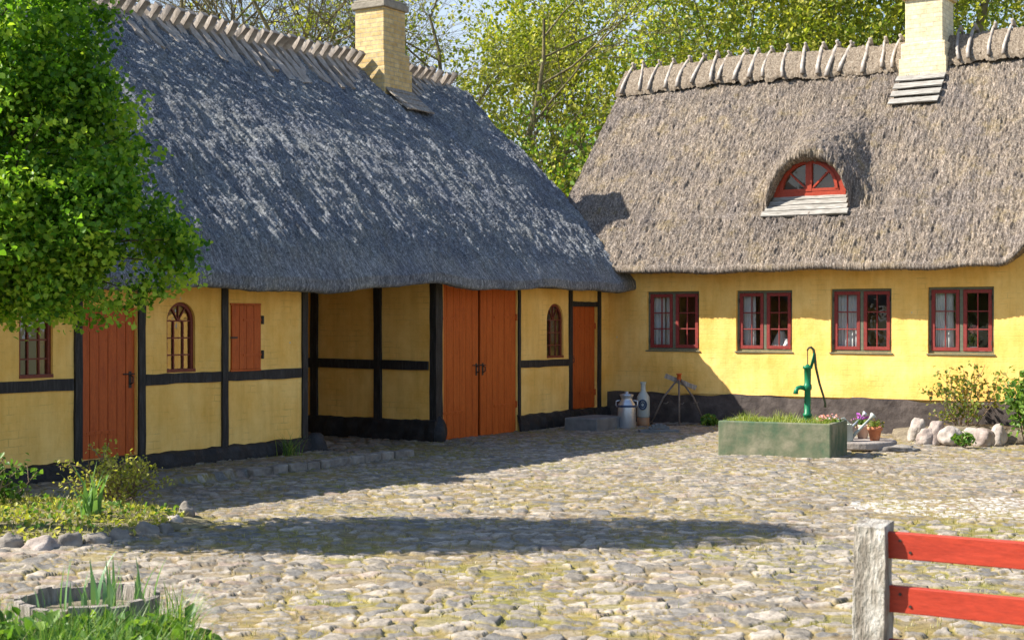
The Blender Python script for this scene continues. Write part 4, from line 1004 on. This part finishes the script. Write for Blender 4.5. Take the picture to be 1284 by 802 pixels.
def low_plant(label, loc, r, h, n, lm, ls, seed, name='leafy_weed', cat='plant'):
    t = thing(name, label, cat, loc); ng = np.random.default_rng(seed)
    p = unit(ng.normal(size=(n, 3)))*ng.uniform(.3, 1, (n, 1))*np.array((r, r, h*.5))+np.array((0, 0, h*.5)); leaf_mesh('leaves', p, ls, lm, t, rg=ng)
    m = MB(); rg = random.Random(seed)
    for k in range(7): m.tube([(0, 0, -.03), (rg.uniform(-r, r)*.6, rg.uniform(-r, r)*.6, h*.7)], .005, 4)
    m.build('stems', 'twig', t)
low_plant('low leafy green weed in front of the small pale stone', gp(1209, 560), .16, .22, 170, 'fresh_leaf', .06, 3)
low_plant('small bright green tuft behind the pink stones', gp(1172, 550), .13, .2, 150, 'fresh_leaf', .05, 4)
low_plant('trailing greenery beneath the roses', gp(1226, 552), .36, .17, 420, 'rose_leaf', .05, 6)

# ------------------------------------------------------------------ flower bed at the left, under the young tree
m = MB(); m.rock((0, 0, 0), (1.6, 1.05, .115), amp=.10, n=5); o = m.build('flower_bed_soil', 'ground_leaf_soil', None, True, loc=(-4.15, 12.35, .0)); o.rotation_euler.z = -.35; tag(o, kind='structure')
def bedz(x, y):
    c, s = math.cos(.35), math.sin(.35); a, b = x+4.15, y-12.35; u = (c*a-s*b)/1.6; v = (s*a+c*b)/1.05
    return .108*np.sqrt(np.clip(1-u*u-v*v, 0, 1))
BK = [(8, 690, 28, 26, 'rock_grey', 'dark ridged stone at the left end of the flower bed edge'), (48, 692, 40, 24, 'rock_pink', 'brown mossy lump in the flower bed edge'),
      (84, 690, 24, 28, 'rock_grey', 'upright grey stone in the bed edge below the strap-leaved plant'), (117, 686, 30, 22, 'rock_grey', 'low grey bed stone just right of the upright one'),
      (147, 682, 30, 26, 'rock_grey', 'broad grey slab-like stone in the bed edge'), (180, 676, 26, 25, 'rock_grey', 'rounded grey-brown bed stone near the corner'),
      (203, 672, 18, 20, 'rock_grey', 'small grey stone tucked into the bed corner'), (216, 664, 22, 22, 'rock_pale', 'light stone on the right corner of the flower bed'), (232, 652, 20, 26, 'rock_grey', 'dark stone furthest right on the flower bed edge')]
for px, py, w, h, mt, lb in BK:
    g = gp(px, py); k = g.y/1850; m = MB(); m.rock((0, 0, h*k*.22), (w*k*.58, w*k*.46, h*k*.52), amp=.30)
    o = m.build('border_stone', mt, None, True, loc=(g.x, g.y+.08, 0)); o.rotation_euler = (0, rnd.uniform(-.15, .15), rnd.uniform(-.6, .6)); tag(o, lb, 'stone', 'stones edging the flower bed')
bush('yellow_shrub', 'twiggy yellow-green shrub spreading before the left red door', 'shrub', (-3.55, 13.2, .08), .50, .035, 24, 1500, 'shrub_leaf', .036, 21, 1.5, low=.05)
bush('sprig_plant', 'small leafy green plant at the left edge of the flower bed', 'plant', (-4.42, 12.6, .08), .5, .05, 9, 330, 'fresh_leaf', .06, 23, .7)
n = 2000; xs = nrg.uniform(-5.2, -2.75, n); ys = nrg.uniform(11.0, 13.3, n); zz = np.maximum(bedz(xs, ys), .03*((xs < -2.82) & (ys-10.98 > (xs+3.25)*1.3) & (ys < 12.6))); ok = zz > .02
n2 = 900; x2 = nrg.uniform(-5.2, -2.75, n2); y2 = nrg.uniform(10.95, 13.1, n2); k2 = (y2-10.9 > (x2+3.35)*1.3) & (x2 < -2.8) & (vnoise(x2*2.5, y2*2.5, 44) > .42)
o = leaf_mesh('creeping_weeds', np.stack([x2, y2, np.maximum(bedz(x2, y2), .02)+nrg.uniform(0, .08, n2)], 1)[k2], .055, 'fresh_leaf', up=.8); tag(o, 'patches of creeping green weeds across the flower bed', 'weeds', kind='stuff')
o = leaf_mesh('ground_cover', np.stack([xs, ys, zz+nrg.uniform(0, .05, n)], 1)[ok], .05, 'shrub_leaf', up=1.); tag(o, 'low yellow-green ground cover in the flower bed', 'ground cover', kind='stuff')
n = 2400; xs = nrg.uniform(-5.2, -2.75, n); ys = nrg.uniform(11.0, 13.3, n); zz = np.maximum(bedz(xs, ys), .03*((xs < -2.82) & (ys-10.98 > (xs+3.25)*1.3) & (ys < 12.6))); ok = zz > .02
o = blade_mesh('bed_grass', np.stack([xs, ys, zz], 1)[ok], nrg.uniform(.03, .12, ok.sum()), .007, 'blade_dry', lean=.5, seg=2); tag(o, 'thin dry grass among the ground cover of the bed', 'grass', kind='stuff')
def strap_plant(name, label, loc, n, h, w, mat, seed, lean=.45):
    t = thing(name, label, 'plant', loc); ng = np.random.default_rng(seed)
    b = ng.normal(size=(n, 3))*np.array((.05, .05, 0))+np.array((0, 0, -.02)); blade_mesh('leaves', b, ng.uniform(.5, 1., n)*h, ng.uniform(.6, 1., n)*w, mat, t, lean, ng, 5)
strap_plant('strap_leaved_plant', 'tulip-like plant with broad upright green leaves in the flower bed', (gp(97, 672).x, 12.0, .07), 20, .56, .06, 'strap_blade', 31, .42)
strap_plant('grass_tuft', 'dark tall grass tuft against the black barn plinth', F(.22, -8.45, .07), 70, .42, .012, 'blade', 33, .8)

# ------------------------------------------------------------------ young tree at the left
yt = thing('young_lime_tree', 'bushy bright green tree overhanging the left edge, hiding part of the barn', 'tree', (-4.12, 11.5, 0))
rg = random.Random(5); ng = np.random.default_rng(5); out = []; tips = []
out.append(([Vector((0, 0, -.05)), Vector((.0, 0, .6)), Vector((.02, 0, 1.2)), Vector((.06, 0, 1.9)), Vector((.05, 0, 2.8)), Vector((.03, 0, 3.9))], [.10, .085, .08, .07, .05, .02]))
lobes = [((.12, 0, 4.05), (.78, .85, 1.25)), ((.28, -.05, 3.05), (.84, .92, .85)), ((.50, -.1, 2.45), (.92, .85, .52)), ((-.35, 0, 2.7), (.9, .9, 1.0)), ((.2, -.25, 2.15), (.75, .75, .42)), ((1.12, -.15, 2.36), (.46, .42, .36)), ((1.32, -.15, 2.18), (.3, .3, .22)), ((-.4, -.35, 1.85), (.5, .5, .3)), ((.35, -.3, 1.95), (.5, .5, .28)), ((.85, -.05, 2.05), (.55, .45, .22)), ((-.25, -.2, 2.0), (.7, .6, .38)), ((.62, -.1, 3.75), (.40, .4, .5)), ((.78, -.1, 2.75), (.5, .5, .5)), ((.52, 0, 3.4), (.5, .5, .55)), ((1.25, -.1, 2.05), (.32, .3, .2)), ((.75, -.2, 1.88), (.5, .4, .2)), ((.95, -.1, 2.95), (.3, .3, .35)), ((.05, .1, 5.05), (.45, .5, .5))]
cl = []
for c, r in lobes:
    n = int(640*(r[0]*r[1]*r[2])**.67); d = unit(ng.normal(size=(n, 3))); q = ng.uniform(.35, 1.2, (n, 1))**.5; cl.append(np.array(c)+d*q*np.array(r))
cl = np.concatenate(cl); keep = fbm(cl[:, 0]*2.6+cl[:, 1]*1.7, cl[:, 2]*2.4+cl[:, 1], 15, 3) > -.085; cl = cl[keep]
cl = cl[fbm(cl[:, 0]*6+3, cl[:, 2]*6+cl[:, 1]*4, 19, 2) > -.15]
for k in range(0, len(cl), 29):
    p = Vector(cl[k]); zt = max(2.1, p.z-.5*math.hypot(p.x, p.y)-.15); b = Vector((.05, 0, min(zt, 4.2))); mid = b.lerp(p, .55)+Vector((0, 0, .08))
    out.append(([b, mid, p], [.013, .009, .004]))
branches('trunk', out, 'bark', yt)
nl = 32; cc = np.repeat(cl, nl, 0) + ng.normal(size=(len(cl)*nl, 3))*np.array((.075, .075, .06))
tint = np.repeat(np.clip(ng.uniform(0, 1, len(cl))+.5*fbm(cl[:, 0]*2, cl[:, 2]*2, 8, 2), 0, 1), nl)
spr = []
for k in range(90):
    th = ng.uniform(0, 6.28); i = ng.integers(0, len(cl)); p0 = cl[i]; o_ = p0-np.array((.15, 0, 3.0)); o_[2] *= .45; dv = unit(o_*1.0+ng.normal(size=3)*.35+np.array((0, 0, .25))); ln_ = ng.uniform(.2, .42)
    out_pts = [p0+dv*ln_*q for q in (0, .5, 1.)]
    for q in np.linspace(.2, 1, 26): spr.append(p0+dv*ln_*q+ng.normal(size=3)*.045*(1.2-q*.6))
spr = np.array(spr); cc = np.r_[cc, spr]; tint = np.r_[tint, np.full(len(spr), .75)]
leaf_mesh('crown', cc, .050, 'lime_leaf', yt, up=.5, rg=ng, wid=.95, tint=tint)

# ------------------------------------------------------------------ foreground: tub, grass, fence
tub = thing('planter_tub', 'low weathered wooden stave tub with green shoots in the corner grass', 'planter', (-2.19, 7.62, 0))
m = MB(); n = 22
for k in range(n):
    a = 2*math.pi*k/n; r0 = .345; w = 2*math.pi*r0/n*.93; c, s = math.cos(a), math.sin(a); h = .275+rnd.uniform(-.012, .018)
    o0 = len(m.v); m.beam((r0*.94*c, r0*.94*s, -.02), (r0*c, r0*s, h), w, .035, up=(c, s, 0), n=3, jit=.003)
m.build('staves', 'old_wood', tub)
m = MB(); m.lathe([(.34, .10), (.355, .10), (.36, .13), (.345, .13)], n=40); m.build('hoop', 'iron', tub)
m = MB(); m.lathe([(.30, .0), (.31, .2), (.001, .21)], n=24); m.build('soil', 'soil', tub)
st = thing('tub_shoots', 'upright green leaf shoots growing in the stave tub', 'plant', (-2.15, 7.66, .2))
ng = np.random.default_rng(40); b = ng.normal(size=(34, 3))*np.array((.13, .07, 0)); blade_mesh('leaves', b, ng.uniform(.12, .32, 34), ng.uniform(.02, .035, 34), 'blade_blue', st, .35, ng, 5)
n = 8500; xs = nrg.uniform(-2.85, -1.0, n); ys = nrg.uniform(6.35, 7.5, n)
ok = (xs < -1.25-.55*(ys-6.7)+.35*(vnoise(xs*4, ys*4, 3)-.5)) & (np.hypot(xs+2.19, ys-7.62) > .37)
xs, ys = xs[ok], ys[ok]; n = len(xs)
o = blade_mesh('tall_grass', np.stack([xs, ys, np.full(n, -.01)], 1), nrg.uniform(.12, .38, n)*(.6+.8*vnoise(xs*3, ys*3, 9))*np.clip((-1.0-xs)*1.6, .35, 1), nrg.uniform(.005, .016, n), 'blade', lean=.6, seg=3); tag(o, 'tall fresh grass in the near left corner', 'grass', kind='stuff')
n = 2300; xs = nrg.uniform(-2.75, -1.1, n); ys = nrg.uniform(6.35, 7.3, n); ok = xs < -1.2-.55*(ys-6.7)+.25*(vnoise(xs*4, ys*4, 3)-.5); xs, ys = xs[ok], ys[ok]
n3 = 420; x3 = nrg.uniform(-2.85, -1.3, n3); y3 = nrg.uniform(6.4, 7.3, n3); k3 = x3 < -1.3-.55*(y3-6.7)
o = blade_mesh('dead_stems', np.stack([x3, y3, np.zeros(n3)], 1)[k3], nrg.uniform(.12, .4, k3.sum()), .005, 'blade_dry', lean=.5, seg=3, tint=.8); tag(o, 'dry straw-coloured stems scattered in the near grass', 'dry stems', kind='stuff')
o = leaf_mesh('weeds', np.stack([xs, ys, nrg.uniform(.02, .27, len(xs))*np.clip((-.95-xs)*1.5, .3, 1)], 1), nrg.uniform(.05, .11, (len(xs), 1)), 'fresh_leaf', up=.6, wid=.6); tag(o, 'broad-leaved weeds among the grass of the near left corner', 'weeds', kind='stuff')
n = 260; xs = nrg.normal(2.12, .12, n); ys = nrg.normal(6.35, .08, n)
o = blade_mesh('fence_grass', np.stack([xs, ys, np.zeros(n)], 1), nrg.uniform(.04, .12, n), .009, 'blade', lean=.6, seg=2); tag(o, 'small green tuft of grass below the red rails', 'grass', kind='stuff')

fence = thing('rail_fence', 'red painted rail fence on a cracked grey wooden post', 'fence', (1.435, 5.85, 0), ANG)
m = MB(); n = 26; k = 9; vs = []; fs = []
hx = .062
ringp = [(-hx, -hx), (0, -hx*1.04), (hx, -hx), (hx*1.03, 0), (hx, hx), (0, hx*1.03), (-hx, hx), (-hx*1.03, 0)]
for i in range(n+1):
    z = -.1+1.0*i/n
    for j, (x, y) in enumerate(ringp):
        q = 1+.07*math.sin(j*2.3+i*.11)+rnd.uniform(-.05, .05)+.10*math.sin(i*.5+j*1.7)*.4
        vs.append((x*q, y*q, z+(rnd.uniform(-.012, .012) if i == n else 0)))
for i in range(n):
    for j in range(8): fs.append((i*8+j, i*8+(j+1) % 8, (i+1)*8+(j+1) % 8, (i+1)*8+j))
fs.append(tuple(range(7, -1, -1))); fs.append(tuple(n*8+j for j in range(8))); m.add(vs, fs); m.build('fence_post', 'post_wood', fence, bevel=.004)
for z in (.815, .605, .395):
    m = MB(); m.beam((.05, .0, z), (2.6, .0, z+.0), .03, .103, n=14, jit=.0015); fr_ = m.build('fence_rail', 'fence_red', fence, bevel=.004); nl_ = MB()
    for q in (.11, .15, 2.44): nl_.tube([(q, -.014, z+.022*(1 if q < .13 else -1)), (q, -.0185, z+.022*(1 if q < .13 else -1))], .006, 8)
    nl_.build('nail_heads', 'iron', fr_)
m = MB(); m.beam((2.5, .05, -.1), (2.5, .05, .95), .13, .13, up=(1, 0, 0), n=10, jit=.006); m.build('fence_post', 'old_wood', fence)

# ------------------------------------------------------------------ trees behind the farm
def big_tree(label, loc, H, r, seed, nleaf, lm, ls, spr, bark='bark_moss', stems=1, depth=4, spread=.85, trunk=.35, lean=(0, 0), kids=(4, 6), grav=.08, base=.0, cat='tree', name='background_tree', lenk=(.5, .72), clump=True, fan=.22):
    t = thing(name, label, cat, loc, 0, 'trees behind the farm'); rg = random.Random(seed); ng = np.random.default_rng(seed); out = []; tips = []
    for k in range(stems):
        a = rg.uniform(0, 6.28); d = Vector((lean[0]+fan*math.cos(a)*(stems > 1), lean[1]+fan*math.sin(a)*(stems > 1), 1))
        p = Vector((.3*math.cos(a)*(stems > 1), .3*math.sin(a)*(stems > 1), -.3))
        L = H*trunk; n = 5; pts = [p.copy()]; rr = [r*1.25]; dd = d.normalized()
        for i in range(n):
            dd = (dd+Vector((rg.gauss(0, .06), rg.gauss(0, .06), .03))).normalized(); p = p+dd*(L/n); pts.append(p.copy()); rr.append(r*(1-.28*(i+1)/n))
        out.append((pts, rr)); grow(p, dd, H*.5, rr[-1], depth, rg, out, tips, spread, .22, grav, kids, lenk)
        for q in range(4):
            i = rg.randint(2, 4); a2 = rg.uniform(0, 6.28); d2 = Vector((math.cos(a2), math.sin(a2), rg.uniform(.3, .9))); grow(pts[i], d2, H*rg.uniform(.26, .42), r*.45, depth-1, rg, out, tips, spread, .25, grav, kids, lenk)
    branches('trunk', out, bark, t)
    if nleaf:
        T = np.array([tuple(p) for p in tips]); T = T[T[:, 2] > base]; 
        nc = max(1, nleaf//6); idx = ng.integers(0, len(T), nc); cc = T[idx]+ng.normal(size=(nc, 3))*spr
        P = np.repeat(cc, 6, 0)+ng.normal(size=(nc*6, 3))*ls*.9; tint = np.repeat(ng.uniform(0, 1, nc), 6)
        leaf_mesh('crown', P, ls, lm, t, rg=ng, tint=tint)
    print(label[:30], len(out), len(tips))
def at(px, Y, z=0): return ((px-642)/1850*Y, Y, z)
big_tree('spreading budding tree with crooked limbs right behind the barn chimney', at(560, 37), 11, .15, 101, 11000, 'spring_leaf', .11, .26, stems=3, depth=3, lean=(.12, 0), trunk=.38, kids=(6, 8))
big_tree('big yellow-green tree filling the gap between the two roofs', at(775, 40), 13, .19, 103, 70000, 'spring_leaf', .13, .45, stems=2, depth=3, trunk=.25, kids=(6, 8))
big_tree('tall yellow-green tree behind the middle of the farmhouse ridge', at(980, 43), 14, .22, 105, 68000, 'spring_leaf', .13, .42, stems=2, depth=3, trunk=.25, kids=(6, 8))
big_tree('mossy bare tree right of the pale farmhouse chimney', at(1243, 38), 13, .27, 107, 700, 'spring_leaf', .08, .15, stems=1, depth=4, trunk=.45, kids=(4, 5))
big_tree('bare mossy tree showing left of the barn chimney', at(395, 39), 11.5, .20, 109, 900, 'spring_leaf', .08, .15, stems=4, depth=3, trunk=.40, kids=(6, 8))
big_tree('bare tree farthest left above the barn ridge', at(240, 40), 12, .20, 111, 700, 'spring_leaf', .08, .15, stems=4, depth=3, trunk=.40, kids=(6, 8))
big_tree('fresh green low tree glimpsed in the roof gap', at(705, 35), 7.5, .12, 113, 9000, 'grove_leaf', .13, .32, stems=2, depth=3, trunk=.2, kids=(4, 6))
big_tree('dark green tree behind the yellow-green crowns', at(905, 50), 13, .3, 115, 18000, 'grove_leaf', .17, .5, stems=2, depth=3, trunk=.2, kids=(5, 7))
big_tree('dark green tree beyond the left side of the pale chimney', at(1085, 50), 13, .3, 117, 16000, 'grove_leaf', .17, .5, stems=2, depth=3, trunk=.2, kids=(5, 7))

# ------------------------------------------------------------------ light, sky, camera
sun_v = Vector((1.2136, .054, -1.06)).normalized()
el = math.asin(-sun_v.z)
sl = bpy.data.lights.new('sun', 'SUN'); sl.energy = 5.0; sl.angle = R(.5); sl.color = (1., .94, .83)
so_ = bpy.data.objects.new('sun', sl); COL.objects.link(so_); so_.rotation_euler = sun_v.to_track_quat('-Z', 'Y').to_euler(); so_.location = (-30, 10, 30)
w = bpy.data.worlds.new('World'); scene.world = w; w.use_nodes = True; nt = w.node_tree
sk = nt.nodes.new('ShaderNodeTexSky'); sk.sky_type = 'NISHITA'; sk.sun_disc = False; sk.sun_elevation = el
sk.sun_rotation = math.atan2(-sun_v.x, -sun_v.y); sk.dust_density = .8; sk.ozone_density = 3.; sk.air_density = 1.2
# thin bright haze and cloud low in the sky
tc = nd(nt, 'ShaderNodeTexCoord'); mp = nd(nt, 'ShaderNodeMapping'); mp.inputs['Scale'].default_value = (1, 1, 2.5); lk(nt, tc.outputs['Generated'], mp.inputs[0])
cn = noise(nt, mp.outputs[0], 3.2, 6, .6); sp = nd(nt, 'ShaderNodeSeparateXYZ'); lk(nt, tc.outputs['Generated'], sp.inputs[0])
lo = nd(nt, 'ShaderNodeMapRange'); lk(nt, sp.outputs[2], lo.inputs[0]); lo.inputs[1].default_value = .1; lo.inputs[2].default_value = .45; lo.inputs[3].default_value = 1.; lo.inputs[4].default_value = 0.
cr = nd(nt, 'ShaderNodeMapRange'); lk(nt, cn, cr.inputs[0]); cr.inputs[1].default_value = .36; cr.inputs[2].default_value = .62; cr.inputs[3].default_value = .35; cr.inputs[4].default_value = .95
mu = nd(nt, 'ShaderNodeMath', operation='MULTIPLY'); lk(nt, lo.outputs[0], mu.inputs[0]); lk(nt, cr.outputs[0], mu.inputs[1])
nt.links.new(mixc(nt, mu.outputs[0], sk.outputs[0], (3.7, 4.15, 4.9)), nt.nodes['Background'].inputs[0]); nt.nodes['Background'].inputs[1].default_value = .10

cam = bpy.data.cameras.new('camera'); cam.sensor_width = 36; cam.lens = 1850/1284*36; cam.clip_end = 3000; cam.clip_start = .1
co = bpy.data.objects.new('camera', cam); COL.objects.link(co); co.location = (0, 0, EYE); co.rotation_euler = (R(90), 0, 0); scene.camera = co
cam.dof.use_dof = True; cam.dof.focus_distance = 19; cam.dof.aperture_fstop = 6.3
vs_ = scene.view_settings; vs_.view_transform = 'Standard'; vs_.look = 'None'; vs_.exposure = 1.1; vs_.gamma = 1
scene.cycles.use_denoising = True
try: scene.cycles.denoiser = 'OPENIMAGEDENOISE'
except Exception: pass
scene.cycles.max_bounces = 8; scene.cycles.transparent_max_bounces = 12
